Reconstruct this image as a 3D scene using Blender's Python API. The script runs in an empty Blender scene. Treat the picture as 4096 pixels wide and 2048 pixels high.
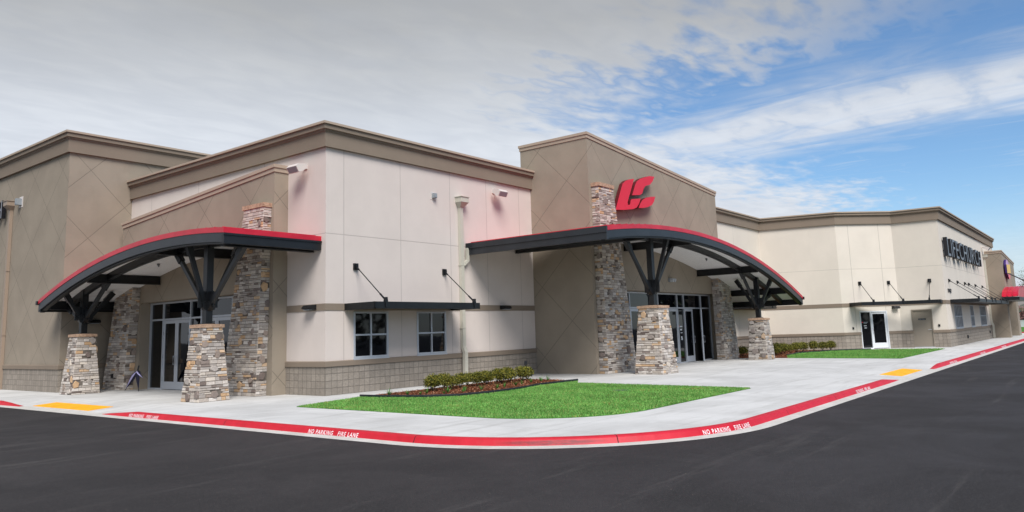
import bpy, math, random
from mathutils import Vector, Matrix
R = math.radians
random.seed(7)
scene = bpy.context.scene

# ------------------------------------------------------------------ camera
CAM = Vector((-13.963, -17.899, 1.65))
cd = bpy.data.cameras.new("camera"); cam = bpy.data.objects.new("camera", cd)
scene.collection.objects.link(cam); scene.camera = cam
Fw = Vector((0.78033943, 0.60893434, 0.14237048)); Rt = Vector((0.61847095, -0.78517198, -0.03160127)); Up = Vector((-0.09254222, -0.11271172, 0.98930885))
cam.matrix_world = Matrix(((Rt.x, Up.x, -Fw.x, CAM.x), (Rt.y, Up.y, -Fw.y, CAM.y), (Rt.z, Up.z, -Fw.z, CAM.z), (0, 0, 0, 1)))
cd.sensor_width = 36; cd.lens = 3037.4 / 4096 * 36
cd.shift_x = (2048 - 2056.3) / 4096; cd.shift_y = (888 - 1024) / 4096
cd.clip_start = 0.1; cd.clip_end = 2000

# ------------------------------------------------------------------ light
SUN_EL, SUN_AZ = 50, -128            # azimuth of the direction TO the sun, degrees from +X
sv = Vector((math.cos(R(SUN_EL)) * math.cos(R(SUN_AZ)), math.cos(R(SUN_EL)) * math.sin(R(SUN_AZ)), math.sin(R(SUN_EL))))
sl = bpy.data.lights.new("sun", 'SUN'); sl.energy = 2.0; sl.angle = R(32); sl.color = (1, 0.965, 0.93)
so = bpy.data.objects.new("sun", sl); scene.collection.objects.link(so)
so.rotation_euler = sv.to_track_quat('Z', 'Y').to_euler()

scene.view_settings.view_transform = 'Standard'; scene.view_settings.look = 'None'
scene.view_settings.gamma = 1; scene.view_settings.exposure = 1.22; scene.view_settings.use_curve_mapping = False


class NT:
    """small helper round a node tree"""
    def __init__(s, tree): s.t = tree
    def n(s, typ, ins=None, **kw):
        nd = s.t.nodes.new(typ)
        for k, v in kw.items(): setattr(nd, k, v)
        if ins:
            for k, v in ins.items():
                if isinstance(v, bpy.types.NodeSocket): s.t.links.new(v, nd.inputs[k])
                else: nd.inputs[k].default_value = v
        return nd
    def m(s, op, a, b=0.0, c=0.0, clamp=False):
        nd = s.n('ShaderNodeMath', {0: a, 1: b, 2: c}, operation=op); nd.use_clamp = clamp
        return nd.outputs[0]
    def mix(s, f, a, b, mode='MIX'):
        nd = s.n('ShaderNodeMix', data_type='RGBA', blend_type=mode)
        for k, v in ((0, f), (6, a), (7, b)):
            if isinstance(v, bpy.types.NodeSocket): s.t.links.new(v, nd.inputs[k])
            else: nd.inputs[k].default_value = v
        return nd.outputs[2]
    def noise(s, vec, scale, detail=4, rough=0.55, dist=0.0):
        nd = s.n('ShaderNodeTexNoise', {'Scale': scale, 'Detail': detail, 'Roughness': rough, 'Distortion': dist})
        if vec is not None: s.t.links.new(vec, nd.inputs['Vector'])
        return nd.outputs['Fac']
    def ramp(s, x, lo, hi, a=0.0, b=1.0):
        nd = s.n('ShaderNodeMapRange', {0: x, 1: lo, 2: hi, 3: a, 4: b}); nd.interpolation_type = 'SMOOTHSTEP'
        return nd.outputs[0]
    def scale(s, vec, xyz, loc=(0, 0, 0)):
        return s.n('ShaderNodeMapping', {'Vector': vec, 'Scale': xyz, 'Location': loc}).outputs[0]


def srgb(r, g, b):
    f = lambda c: (c / 255) / 12.92 if c / 255 <= 0.04045 else ((c / 255 + 0.055) / 1.055) ** 2.4
    return (f(r), f(g), f(b), 1)


# ------------------------------------------------------------------ sky: Nishita + high cloud sheet
w = bpy.data.worlds.new("World"); scene.world = w; w.use_nodes = True
T = NT(w.node_tree); w.node_tree.nodes.clear()
sky = T.n('ShaderNodeTexSky', sky_type='NISHITA'); sky.sun_disc = False
sky.sun_elevation = R(SUN_EL); sky.sun_rotation = R(90 - SUN_AZ)
sky.air_density = 1.0; sky.dust_density = 0.4; sky.ozone_density = 4.0
tc = T.n('ShaderNodeTexCoord').outputs['Generated']
sx = T.n('ShaderNodeSeparateXYZ', {0: tc})
zz = T.m('MAXIMUM', sx.outputs[2], 0.035)
px = T.m('DIVIDE', sx.outputs[0], zz); py = T.m('DIVIDE', sx.outputs[1], zz)
pv = T.n('ShaderNodeCombineXYZ', {0: px, 1: py, 2: 0.0}).outputs[0]
rr = T.m('SQRT', T.m('ADD', T.m('MULTIPLY', px, px), T.m('MULTIPLY', py, py)))
n_big = T.noise(pv, 0.9, 5, 0.55, 0.4)
n_fine = T.noise(T.scale(pv, (2.0, 4.2, 1)), 1.5, 5, 0.52, 0.5)
n_str = T.noise(T.scale(pv, (3.0, 0.9, 1), (3, 1, 0)), 1.2, 7, 0.6, 1.2)
wob = T.m('MULTIPLY_ADD', n_big, 1.5, -0.75)
n_mack = T.noise(T.scale(pv, (3.0, 6.2, 1), (5, 2, 0)), 1.7, 4, 0.5, 0.3)
wob2 = T.m('ADD', T.m('MULTIPLY_ADD', n_fine, 1.0, -0.5), T.m('MULTIPLY_ADD', n_mack, 1.2, -0.6))
xw = T.m('ADD', T.m('ADD', px, wob), wob2); yw = T.m('ADD', T.m('ADD', py, wob), wob2)
sheetA = T.ramp(xw, 3.0, 2.35)
sheetA = T.m('MULTIPLY', sheetA, T.ramp(yw, -0.15, 0.95))
sheetB = T.ramp(yw, 1.2, 2.3)
band = T.m('MULTIPLY', T.ramp(T.m('ABSOLUTE', T.m('SUBTRACT', T.m('ADD', px, T.m('ADD', T.m('MULTIPLY', wob, 0.55), T.m('MULTIPLY', T.m('MULTIPLY_ADD', n_str, 2.0, -1.0), 0.5))), 3.85)), 0.9, 0.0), T.ramp(n_fine, 0.25, 0.5, 0.6, 0.95))
wisps = T.m('MULTIPLY', T.ramp(n_str, 0.5, 0.8), 0.32)
haze_h = T.ramp(rr, 5.0, 16.0, 0.0, 0.55)
mask = T.m('MAXIMUM', T.m('MAXIMUM', sheetA, sheetB), T.m('MAXIMUM', band, T.m('MAXIMUM', wisps, haze_h)))
backside = T.ramp(T.m('ADD', T.m('MULTIPLY', sx.outputs[0], 0.8), T.m('MULTIPLY', sx.outputs[1], 0.6)), -0.05, -0.5, 0.0, 0.55)
mask = T.m('MAXIMUM', mask, backside, clamp=True)
cl = T.mix(T.ramp(rr, 2.0, 4.2), srgb(168, 170, 172), srgb(214, 220, 229))
cl = T.mix(T.ramp(n_big, 0.35, 0.7, 0.0, 0.22), cl, srgb(228, 232, 238))
cl = T.mix(T.ramp(n_fine, 0.3, 0.75, 0.16, 0.0), cl, srgb(140, 150, 170))
b1 = T.n('ShaderNodeBackground', {0: T.mix(1.0, sky.outputs[0], (0.80, 0.93, 1.0, 1), 'MULTIPLY'), 1: 0.06})
b2 = T.n('ShaderNodeBackground', {0: cl, 1: 0.47})
ms = T.n('ShaderNodeMixShader', {0: mask, 1: b1.outputs[0], 2: b2.outputs[0]})
T.n('ShaderNodeOutputWorld', {0: ms.outputs[0]})


# ------------------------------------------------------------------ materials
def mat(name, fn, rough=0.8, metal=0.0, spec=0.5, bump=None):
    m = bpy.data.materials.new(name); m.use_nodes = True
    t = NT(m.node_tree); b = m.node_tree.nodes['Principled BSDF']
    b.inputs['Roughness'].default_value = rough; b.inputs['Metallic'].default_value = metal
    b.inputs['Specular IOR Level'].default_value = spec
    r = fn(t, b)
    if isinstance(r, tuple) and not isinstance(r[0], float): col, h, dist, strength = r
    else: col, h = r, None
    if isinstance(col, bpy.types.NodeSocket): t.t.links.new(col, b.inputs['Base Color'])
    else: b.inputs['Base Color'].default_value = col
    if h is not None:
        bp = t.n('ShaderNodeBump', {'Height': h, 'Distance': dist, 'Strength': strength})
        t.t.links.new(bp.outputs[0], b.inputs['Normal'])
    return m


def obj_uz(t):
    co = t.n('ShaderNodeTexCoord').outputs['Object']
    s = t.n('ShaderNodeSeparateXYZ', {0: co})
    nn = t.n('ShaderNodeSeparateXYZ', {0: t.n('ShaderNodeNewGeometry').outputs['True Normal']})
    isx = t.m('GREATER_THAN', t.m('ABSOLUTE', nn.outputs[0]), 0.6)
    u = t.m('ADD', t.m('MULTIPLY', s.outputs[1], isx), t.m('MULTIPLY', s.outputs[0], t.m('SUBTRACT', 1.0, isx)))
    return co, u, s.outputs[2], isx, s


def line(t, x, pos, w=0.012):
    return t.m('LESS_THAN', t.m('ABSOLUTE', t.m('SUBTRACT', x, pos)), w)


def stucco_plain(c, jx=(), jy=(), jz=()):
    def f(t, b):
        co, u, z, isx, s = obj_uz(t)
        g = t.noise(co, 60, 3, 0.7); m1 = t.noise(co, 0.7, 4, 0.6); m2 = t.noise(t.scale(co, (2.2, 2.2, 0.35)), 1.3, 5, 0.6)
        col = t.mix(t.ramp(m1, 0.3, 0.7), tuple(v * 0.965 for v in c[:3]) + (1,), tuple(min(1, v * 1.03) for v in c[:3]) + (1,))
        col = t.mix(t.ramp(m2, 0.5, 0.8, 0, 0.09), col, tuple(v * 0.72 for v in c[:3]) + (1,))
        col = t.mix(t.ramp(g, 0.3, 0.7, 0.0, 0.12), col, tuple(v * 0.7 for v in c[:3]) + (1,))
        ln = None
        for p in jx:
            l = t.m('MULTIPLY', line(t, s.outputs[0], p), t.m('SUBTRACT', 1.0, isx)); ln = l if ln is None else t.m('MAXIMUM', ln, l)
        for p in jy:
            l = t.m('MULTIPLY', line(t, s.outputs[1], p), isx); ln = l if ln is None else t.m('MAXIMUM', ln, l)
        for p in jz:
            l = line(t, z, p); ln = l if ln is None else t.m('MAXIMUM', ln, l)
        h = g
        if ln is not None:
            col = t.mix(t.m('MULTIPLY', ln, 0.42), col, tuple(v * 0.35 for v in c[:3]) + (1,))
            h = t.m('SUBTRACT', g, t.m('MULTIPLY', ln, 2.0))
        return col, h, 0.004, 0.5
    return f


def stucco_diamond(c, ux, uy, z0, per=2.69):
    """tan render scored with a diamond grid; ux/uy place a crossing on faces normal to Y / X"""
    def f(t, b):
        co, u, z, isx, s = obj_uz(t)
        g = t.noise(co, 60, 3, 0.7); m1 = t.noise(co, 0.8, 4, 0.6); m2 = t.noise(t.scale(co, (2.5, 2.5, 0.3)), 1.1, 5, 0.6)
        col = t.mix(t.ramp(m1, 0.3, 0.7), tuple(v * 0.92 for v in c[:3]) + (1,), tuple(min(1, v * 1.06) for v in c[:3]) + (1,))
        col = t.mix(t.ramp(m2, 0.5, 0.8, 0, 0.15), col, tuple(v * 0.75 for v in c[:3]) + (1,))
        uu = t.m('SUBTRACT', u, t.m('ADD', t.m('MULTIPLY', isx, uy), t.m('MULTIPLY', t.m('SUBTRACT', 1.0, isx), ux)))
        zz_ = t.m('SUBTRACT', z, z0)
        ls = []
        for sg in (1, -1):
            q = t.m('ADD', uu, t.m('MULTIPLY', zz_, sg * 1.0))
            fr = t.m('ABSOLUTE', t.m('SUBTRACT', t.m('FRACT', t.m('ADD', t.m('DIVIDE', q, per), 100.5)), 0.5))
            ls.append(t.m('LESS_THAN', fr, 0.0058))
        ln = t.m('MAXIMUM', *ls)
        col = t.mix(t.m('MULTIPLY', ln, 0.48), col, tuple(v * 0.3 for v in c[:3]) + (1,))
        return col, t.m('SUBTRACT', g, t.m('MULTIPLY', ln, 2.0)), 0.004, 0.5
    return f


def cmu(c):
    def f(t, b):
        co, u, z, isx, s = obj_uz(t)
        v = t.n('ShaderNodeCombineXYZ', {0: u, 1: z, 2: 0.0}).outputs[0]
        br = t.n('ShaderNodeTexBrick', offset=0.0, ins={'Vector': v, 'Scale': 1.0, 'Mortar Size': 0.007, 'Mortar Smooth': 0.2, 'Bias': 0.0, 'Brick Width': 0.205, 'Row Height': 0.2025,
                 'Color1': tuple(x * 0.86 for x in c[:3]) + (1,), 'Color2': tuple(x * 1.1 for x in c[:3]) + (1,), 'Mortar': tuple(x * 0.55 for x in c[:3]) + (1,)})
        n1 = t.noise(co, 14, 6, 0.7); n2 = t.noise(co, 55, 4, 0.7)
        col = t.mix(t.ramp(n1, 0.35, 0.7, 0, 0.35), br.outputs[0], tuple(x * 0.62 for x in c[:3]) + (1,))
        col = t.mix(t.ramp(n2, 0.5, 0.75, 0, 0.3), col, tuple(min(1, x * 1.35) for x in c[:3]) + (1,))
        h = t.m('ADD', t.m('MULTIPLY', n1, 1.0), t.m('MULTIPLY', br.outputs[1], -1.0))
        return col, h, 0.03, 0.8
    return f


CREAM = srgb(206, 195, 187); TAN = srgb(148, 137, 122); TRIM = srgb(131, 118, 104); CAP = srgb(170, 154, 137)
M = {}
M['cream'] = mat('cream_stucco', stucco_plain(CREAM, (0.67, 2.99, 5.35, 7.32, 9.3, 24.5, 27.5), (3.13, 7.11, 10.46), (4.67,)), 0.9, spec=0.25)
M['cream_wing'] = mat('cream_stucco_wing', stucco_plain(srgb(214, 205, 192), (24.5, 27.5, 43.6), (-6.05, -7.4), (4.62,)), 0.9, spec=0.25)
M['tan'] = mat('tan_stucco', stucco_diamond(TAN, 11.8, -1.76, 7.35), 0.9, spec=0.25)
M['tan_left'] = mat('tan_stucco_left', stucco_diamond(TAN, -0.3, 3.1, 5.9), 0.9, spec=0.25)
M['tan_tall'] = mat('tan_stucco_tall', stucco_diamond(TAN, -1.58, 12.6, 8.2, 2.6), 0.9, spec=0.25)
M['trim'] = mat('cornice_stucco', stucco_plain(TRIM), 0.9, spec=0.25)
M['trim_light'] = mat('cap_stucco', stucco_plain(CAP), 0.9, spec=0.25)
M['cmu'] = mat('split_face_block', cmu(srgb(150, 141, 130)), 0.95, spec=0.2)
M['roof'] = mat('roof_membrane', lambda t, b: srgb(120, 116, 110), 0.9)
M['steel'] = mat('dark_painted_steel', lambda t, b: (t.mix(t.ramp(t.noise(t.n('ShaderNodeTexCoord').outputs['Object'], 3, 4), 0.3, 0.7), srgb(14, 15, 17), srgb(21, 23, 26))), 0.42, spec=0.5)
M['fascia'] = mat('dark_metal_fascia', lambda t, b: (t.mix(t.ramp(t.noise(t.n('ShaderNodeTexCoord').outputs['Object'], 2, 4), 0.3, 0.7), srgb(29, 32, 37), srgb(37, 40, 45))), 0.38, spec=0.5)
M['red_metal'] = mat('red_standing_seam', lambda t, b: (t.mix(t.ramp(t.noise(t.n('ShaderNodeTexCoord').outputs['Object'], 1.5, 4), 0.3, 0.7), srgb(176, 18, 40), srgb(196, 30, 52))), 0.35, spec=0.5)
M['red_sign'] = mat('red_sign_face', lambda t, b: srgb(206, 28, 52), 0.45)
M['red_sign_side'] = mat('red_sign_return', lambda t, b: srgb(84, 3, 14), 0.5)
M['alu'] = mat('brushed_aluminium', lambda t, b: srgb(186, 190, 196), 0.42, 0.3)
M['white_frame'] = mat('white_painted_frame', lambda t, b: srgb(214, 217, 220), 0.4)


def glass(t, b):
    n = t.noise(t.n('ShaderNodeTexCoord').outputs['Object'], 0.9, 2, 0.5)
    return srgb(9, 11, 15), n, 0.01, 0.25


M['glass'] = mat('dark_window_glass', glass, 0.03, spec=0.5)
M['black_plastic'] = mat('black_plastic', lambda t, b: srgb(20, 20, 22), 0.5)
M['dark_hole'] = mat('dark_interior', lambda t, b: srgb(14, 12, 12), 0.9)
M['spout'] = mat('painted_downspout', lambda t, b: srgb(188, 184, 170), 0.5)
M['spout_tan'] = mat('tan_downspout', lambda t, b: srgb(150, 132, 115), 0.5)
M['lamp_white'] = mat('white_lamp_housing', lambda t, b: srgb(205, 196, 190), 0.45)
M['grey_box'] = mat('grey_box', lambda t, b: srgb(140, 146, 150), 0.5)
M['letter_face'] = mat('grey_letter_face', lambda t, b: srgb(104, 107, 114), 0.4)
M['letter_side'] = mat('black_letter_return', lambda t, b: srgb(16, 16, 22), 0.5)
M['white_paint'] = mat('white_stencil_paint', lambda t, b: (t.mix(t.ramp(t.noise(t.n('ShaderNodeTexCoord').outputs['Object'], 30, 3), 0.42, 0.6), srgb(240, 232, 232), srgb(232, 196, 200))), 0.7)
M['yellow'] = mat('yellow_tactile', lambda t, b: ((lambda co: (t.mix(t.ramp(t.noise(co, 3, 3), 0.3, 0.7), srgb(232, 158, 6), srgb(244, 176, 16)), t.m('LESS_THAN', t.n('ShaderNodeTexVoronoi', {'Vector': co, 'Scale': 17.0, 'Randomness': 0.0}).outputs['Distance'], 0.28), 0.005, 0.8))(t.n('ShaderNodeTexCoord').outputs['Object'])), 0.75)
M['cover_iron'] = mat('weathered_cover', lambda t, b: srgb(62, 78, 58), 0.9)
M['purple'] = mat('purple_sign_return', lambda t, b: srgb(52, 28, 96), 0.45)
M['sign_lilac'] = mat('lilac_sign_face', lambda t, b: srgb(190, 150, 190), 0.45)
M['sign_yellow'] = mat('yellow_sign_face', lambda t, b: srgb(226, 186, 92), 0.45)
M['sign_pink'] = mat('pink_sign_face', lambda t, b: srgb(222, 110, 120), 0.45)
M['navy'] = mat('navy_fabric', lambda t, b: srgb(16, 16, 42), 0.8)
M['lilac_fabric'] = mat('pale_lilac_fabric', lambda t, b: srgb(178, 172, 214), 0.8)
M['tan_door'] = mat('tan_painted_door', lambda t, b: srgb(140, 130, 116), 0.5)
M['cap_stone'] = mat('cast_cap_stone', lambda t, b: ((lambda co: (t.mix(t.ramp(t.noise(co, 9, 5, 0.7), 0.3, 0.7), srgb(150, 120, 98), srgb(190, 160, 134)), t.noise(co, 25, 5, 0.7), 0.02, 0.7))(t.n('ShaderNodeTexCoord').outputs['Object'])), 0.9)
M['mortar_dark'] = mat('kerb_joint', lambda t, b: srgb(40, 18, 20), 0.95)
M['mortar'] = mat('mortar', lambda t, b: srgb(104, 96, 88), 0.95)


def stone(t, b):
    co = t.n('ShaderNodeTexCoord').outputs['Object']
    a = t.n('ShaderNodeAttribute', attribute_name='stone').outputs['Color']
    n = t.noise(co, 22, 6, 0.7); n2 = t.noise(co, 6, 3, 0.6)
    c = t.mix(t.ramp(n, 0.3, 0.75, 0.0, 0.5), a, t.mix(1.0, a, (0.55, 0.53, 0.5, 1), 'MULTIPLY'))
    c = t.mix(t.ramp(n2, 0.5, 0.8, 0, 0.12), c, srgb(178, 156, 132))
    return c, n, 0.015, 0.8


M['stone'] = mat('stacked_ledgestone', stone, 0.92, spec=0.2)


def soffit(t, b):
    co = t.n('ShaderNodeTexCoord').outputs['Object']
    s = t.n('ShaderNodeSeparateXYZ', {0: co})
    a = t.n('ShaderNodeAttribute', attribute_name='along').outputs['Fac']
    fr = t.m('FRACT', t.m('MULTIPLY', a, 6.5))
    ln = t.m('LESS_THAN', fr, 0.13)
    return t.mix(t.m('MULTIPLY', ln, 0.75), srgb(234, 232, 230), srgb(120, 116, 114)), t.m('SUBTRACT', 1.0, ln), 0.01, 0.6


M['soffit'] = mat('light_grey_soffit', soffit, 0.5)


def asphalt(t, b):
    co = t.n('ShaderNodeTexCoord').outputs['Object']
    fine = t.noise(co, 90, 3, 0.7); mid = t.noise(co, 0.45, 5, 0.6, 0.6); st = t.noise(t.scale(co, (0.5, 2.4, 1)), 0.9, 6, 0.65, 0.5)
    c = t.mix(t.ramp(mid, 0.3, 0.72), srgb(38, 36, 36), srgb(52, 49, 49))
    c = t.mix(t.ramp(st, 0.55, 0.8, 0, 0.3), c, srgb(76, 73, 73))
    ty = t.noise(t.scale(co, (0.16, 1.5, 1), (7, 3, 0)), 1.0, 7, 0.7, 0.35); c = t.mix(t.ramp(ty, 0.54, 0.72, 0, 0.55), c, srgb(84, 80, 78)); c = t.mix(t.ramp(ty, 0.42, 0.25, 0, 0.5), c, srgb(26, 24, 25))
    g2 = t.noise(co, 28, 4, 0.8); c = t.mix(t.ramp(g2, 0.45, 0.7, 0.0, 0.5), c, srgb(78, 74, 73)); g3 = t.noise(t.scale(co, (9, 9, 1)), 1.0, 5, 0.75); c = t.mix(t.ramp(g3, 0.4, 0.7, 0.0, 0.35), c, srgb(36, 34, 35))
    c = t.mix(t.ramp(fine, 0.35, 0.7, 0.0, 0.5), c, srgb(30, 28, 31))
    sp = t.n('ShaderNodeTexVoronoi', {'Vector': co, 'Scale': 4.5, 'Randomness': 1.0}).outputs['Distance']
    c = t.mix(t.m('MULTIPLY', t.m('LESS_THAN', sp, 0.035), 0.7), c, srgb(128, 116, 100))
    sp2 = t.n('ShaderNodeTexVoronoi', {'Vector': co, 'Scale': 60.0}).outputs['Distance']
    t.t.links.new(t.ramp(mid, 0.3, 0.7, 0.92, 0.72), b.inputs['Roughness'])
    return c, t.m('ADD', fine, t.m('MULTIPLY', sp2, 0.5)), 0.012, 0.6


M['asphalt'] = mat('asphalt', asphalt, 0.85, spec=0.3)


def concrete(t, b):
    co = t.n('ShaderNodeTexCoord').outputs['Object']
    s = t.n('ShaderNodeSeparateXYZ', {0: co})
    n1 = t.noise(co, 0.5, 5, 0.6, 0.5); n2 = t.noise(t.scale(co, (0.35, 3.2, 1)), 1.0, 6, 0.65, 0.4); n3 = t.noise(co, 70, 3, 0.7)
    c = t.mix(t.ramp(n1, 0.3, 0.7), srgb(182, 181, 178), srgb(202, 201, 198))
    c = t.mix(t.ramp(n2, 0.48, 0.72, 0, 0.5), c, srgb(156, 154, 149))
    n5 = t.noise(t.scale(co, (2.6, 0.5, 1), (4, 9, 0)), 1.3, 7, 0.7, 0.8); c = t.mix(t.ramp(n5, 0.52, 0.75, 0, 0.35), c, srgb(148, 145, 138))
    c = t.mix(t.ramp(n3, 0.4, 0.7, 0, 0.15), c, srgb(135, 133, 129))
    pv_ = t.n('ShaderNodeTexVoronoi', {'Vector': co, 'Scale': 0.55, 'Randomness': 1.0}).outputs['Distance']
    c = t.mix(t.m('MULTIPLY', t.m('LESS_THAN', pv_, 0.03), 0.5), c, srgb(95, 90, 84))
    jl = None
    for ax in (0, 1):
        fr = t.m('FRACT', t.m('ADD', t.m('DIVIDE', s.outputs[ax], 2.45), 50.35 if ax == 0 else 50.21))
        l = t.m('LESS_THAN', fr, 0.0045); jl = l if jl is None else t.m('MAXIMUM', jl, l)
    c = t.mix(t.m('MULTIPLY', jl, 0.5), c, srgb(96, 94, 90))
    return c, t.m('SUBTRACT', n3, jl), 0.004, 0.5


M['concrete'] = mat('broom_finished_concrete', concrete, 0.85, spec=0.3)


def gutter(t, b):
    co = t.n('ShaderNodeTexCoord').outputs['Object']
    n = t.noise(co, 3, 6, 0.7); n3 = t.noise(co, 60, 3, 0.7)
    c = t.mix(t.ramp(n, 0.3, 0.75), srgb(182, 179, 172), srgb(206, 203, 197))
    return t.mix(t.ramp(n3, 0.4, 0.7, 0, 0.25), c, srgb(120, 116, 110))


M['gutter'] = mat('gutter_concrete', gutter, 0.85, spec=0.3)


def redkerb(t, b):
    co = t.n('ShaderNodeTexCoord').outputs['Object']
    n = t.noise(co, 2.2, 6, 0.7); n2 = t.noise(co, 35, 4, 0.7); n4 = t.noise(t.scale(co, (1, 1, 6)), 5, 5, 0.7)
    c = t.mix(t.ramp(n, 0.3, 0.7), srgb(176, 8, 30), srgb(192, 20, 42))
    c = t.mix(t.ramp(n2, 0.55, 0.75, 0, 0.3), c, srgb(130, 20, 34))
    c = t.mix(t.ramp(n4, 0.62, 0.8, 0, 0.4), c, srgb(90, 22, 30))
    sc = t.n('ShaderNodeVectorMath', {0: co, 1: (4.12, 10.85, 0.065)}, operation='ADD').outputs[0]
    sc = t.n('ShaderNodeVectorRotate', {'Vector': sc, 'Angle': R(-52)}, rotation_type='Z_AXIS').outputs[0]
    ds_ = t.n('ShaderNodeVectorMath', {0: t.scale(sc, (1.3, 1, 22))}, operation='LENGTH').outputs['Value']
    c = t.mix(t.m('MULTIPLY', t.ramp(ds_, 1.0, 0.5), t.ramp(n4, 0.3, 0.6, 0.2, 0.7)), c, srgb(70, 22, 28))
    return c, n2, 0.004, 0.5


M['kerb_red'] = mat('red_kerb_paint', redkerb, 0.55)


def grass_base(t, b):
    co = t.n('ShaderNodeTexCoord').outputs['Object']
    n = t.noise(co, 0.8, 5, 0.6); n2 = t.noise(co, 14, 5, 0.7)
    c = t.mix(t.ramp(n, 0.3, 0.7), srgb(70, 116, 46), srgb(90, 138, 60))
    return t.mix(t.ramp(n2, 0.35, 0.7, 0, 0.6), c, srgb(34, 62, 20))


M['turf'] = mat('turf', grass_base, 0.95, spec=0.1)


def blade(t, b):
    a = t.n('ShaderNodeAttribute', attribute_name='tint').outputs['Color']
    b.inputs['Transmission Weight'].default_value = 0
    return a


M['blade'] = mat('grass_blades', blade, 0.7, spec=0.2)
M['leaf'] = mat('shrub_leaves', blade, 0.6, spec=0.3)
M['mulch'] = mat('bark_mulch', lambda t, b: ((lambda co: (t.mix(t.ramp(t.noise(co, 18, 6, 0.75), 0.3, 0.7), srgb(58, 32, 20), srgb(128, 76, 50)), t.noise(co, 30, 5, 0.7), 0.04, 1.0))(t.n('ShaderNodeTexCoord').outputs['Object'])), 0.95, spec=0.1)
M['chip'] = mat('bark_chip', blade, 0.9, spec=0.1)
M['edging'] = mat('black_edging', lambda t, b: srgb(30, 36, 40), 0.6)
M['bark'] = mat('tree_bark', lambda t, b: srgb(70, 58, 50), 0.95)
M['metal_grey'] = mat('grey_metal', lambda t, b: srgb(120, 122, 126), 0.4, 0.7)


# ------------------------------------------------------------------ mesh builder
class MB:
    def __init__(s): s.v = []; s.f = []; s.mi = []; s.col = []; s.al = []; s.mats = []; s.cur = 0; s.c = (1, 1, 1, 1); s.a = 0.0; s.smooth = False
    def use(s, m):
        if m not in s.mats: s.mats.append(m)
        s.cur = s.mats.index(m); return s
    def vert(s, p, a=None):
        s.v.append((p[0], p[1], p[2])); s.col.append(s.c); s.al.append(s.a if a is None else a); return len(s.v) - 1
    def face(s, idx): s.f.append(tuple(idx)); s.mi.append(s.cur)
    def quad(s, *pts): s.face([s.vert(p) for p in pts])
    def box(s, x0, x1, y0, y1, z0, z1, T=None):
        P = [(x, y, z) for z in (z0, z1) for y in (y0, y1) for x in (x0, x1)]
        if T: P = [T(*p) for p in P]
        i = [s.vert(p) for p in P]
        for q in ((0, 2, 3, 1), (4, 5, 7, 6), (0, 1, 5, 4), (2, 6, 7, 3), (0, 4, 6, 2), (1, 3, 7, 5)): s.face([i[k] for k in q])
        return s
    def prism(s, poly, n, d0, d1):
        """poly: list of 3-D points, extruded along n from d0 to d1"""
        n = Vector(n); a = [s.vert(Vector(p) + n * d0) for p in poly]; b = [s.vert(Vector(p) + n * d1) for p in poly]; k = len(poly)
        s.face(a[::-1]); s.face(b)
        for i in range(k): s.face((a[i], a[(i + 1) % k], b[(i + 1) % k], b[i]))
        return s
    def beam(s, p, q, w_, h, up=(0, 0, 1)):
        p, q = Vector(p), Vector(q); d = (q - p).normalized(); sd = d.cross(Vector(up))
        if sd.length < 1e-4: sd = Vector((1, 0, 0))
        sd.normalize(); u = sd.cross(d)
        P = [e + sd * a * w_ / 2 + u * b * h / 2 for e in (p, q) for a, b in ((-1, -1), (1, -1), (1, 1), (-1, 1))]
        i = [s.vert(x) for x in P]
        s.face(i[3::-1]); s.face(i[4:])
        for k in range(4): s.face((i[k], i[(k + 1) % 4], i[4 + (k + 1) % 4], i[4 + k]))
        return s
    def tube(s, pts, r, n=8, r1=None):
        pts = [Vector(p) for p in pts]; rings = []
        for k, p in enumerate(pts):
            d = (pts[min(k + 1, len(pts) - 1)] - pts[max(k - 1, 0)]).normalized()
            a = d.cross(Vector((0, 0, 1)))
            if a.length < 1e-3: a = Vector((1, 0, 0))
            a.normalize(); b = d.cross(a); rad = r if r1 is None else r + (r1 - r) * k / (len(pts) - 1)
            rings.append([s.vert(p + a * math.cos(2 * math.pi * j / n) * rad + b * math.sin(2 * math.pi * j / n) * rad) for j in range(n)])
        for A, B in zip(rings, rings[1:]):
            for j in range(n): s.face((A[j], A[(j + 1) % n], B[(j + 1) % n], B[j]))
        s.face(rings[0][::-1]); s.face(rings[-1]); return s
    def sweep(s, path, prof, z0=0.0, cap=True):
        """profile (out, z) swept along a plan path; outside is to the right of travel"""
        P = [Vector((p[0], p[1])) for p in path]; N = []
        for k in range(len(P)):
            ns = []
            if k > 0: d = (P[k] - P[k - 1]).normalized(); ns.append(Vector((d.y, -d.x)))
            if k < len(P) - 1: d = (P[k + 1] - P[k]).normalized(); ns.append(Vector((d.y, -d.x)))
            n = sum(ns, Vector((0, 0))).normalized(); N.append(n / max(0.3, n.dot(ns[0])))
        rings = [[s.vert((p.x + n.x * o, p.y + n.y * o, z0 + z)) for o, z in prof] for p, n in zip(P, N)]
        m = len(prof)
        for A, B in zip(rings, rings[1:]):
            for j in range(m - 1): s.face((A[j], B[j], B[j + 1], A[j + 1]))
            s.face((A[m - 1], B[m - 1], B[0], A[0]))
        if cap: s.face(rings[0]); s.face(rings[-1][::-1])
        return s


def wpos(o):
    p = Vector((0, 0, 0))
    while o is not None: p += o.location; o = o.parent
    return p


def tag(o, label=None, cat=None, group=None, kind=None):
    for k, v in (('label', label), ('category', cat), ('group', group), ('kind', kind)):
        if v: o[k] = v
    return o


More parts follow.
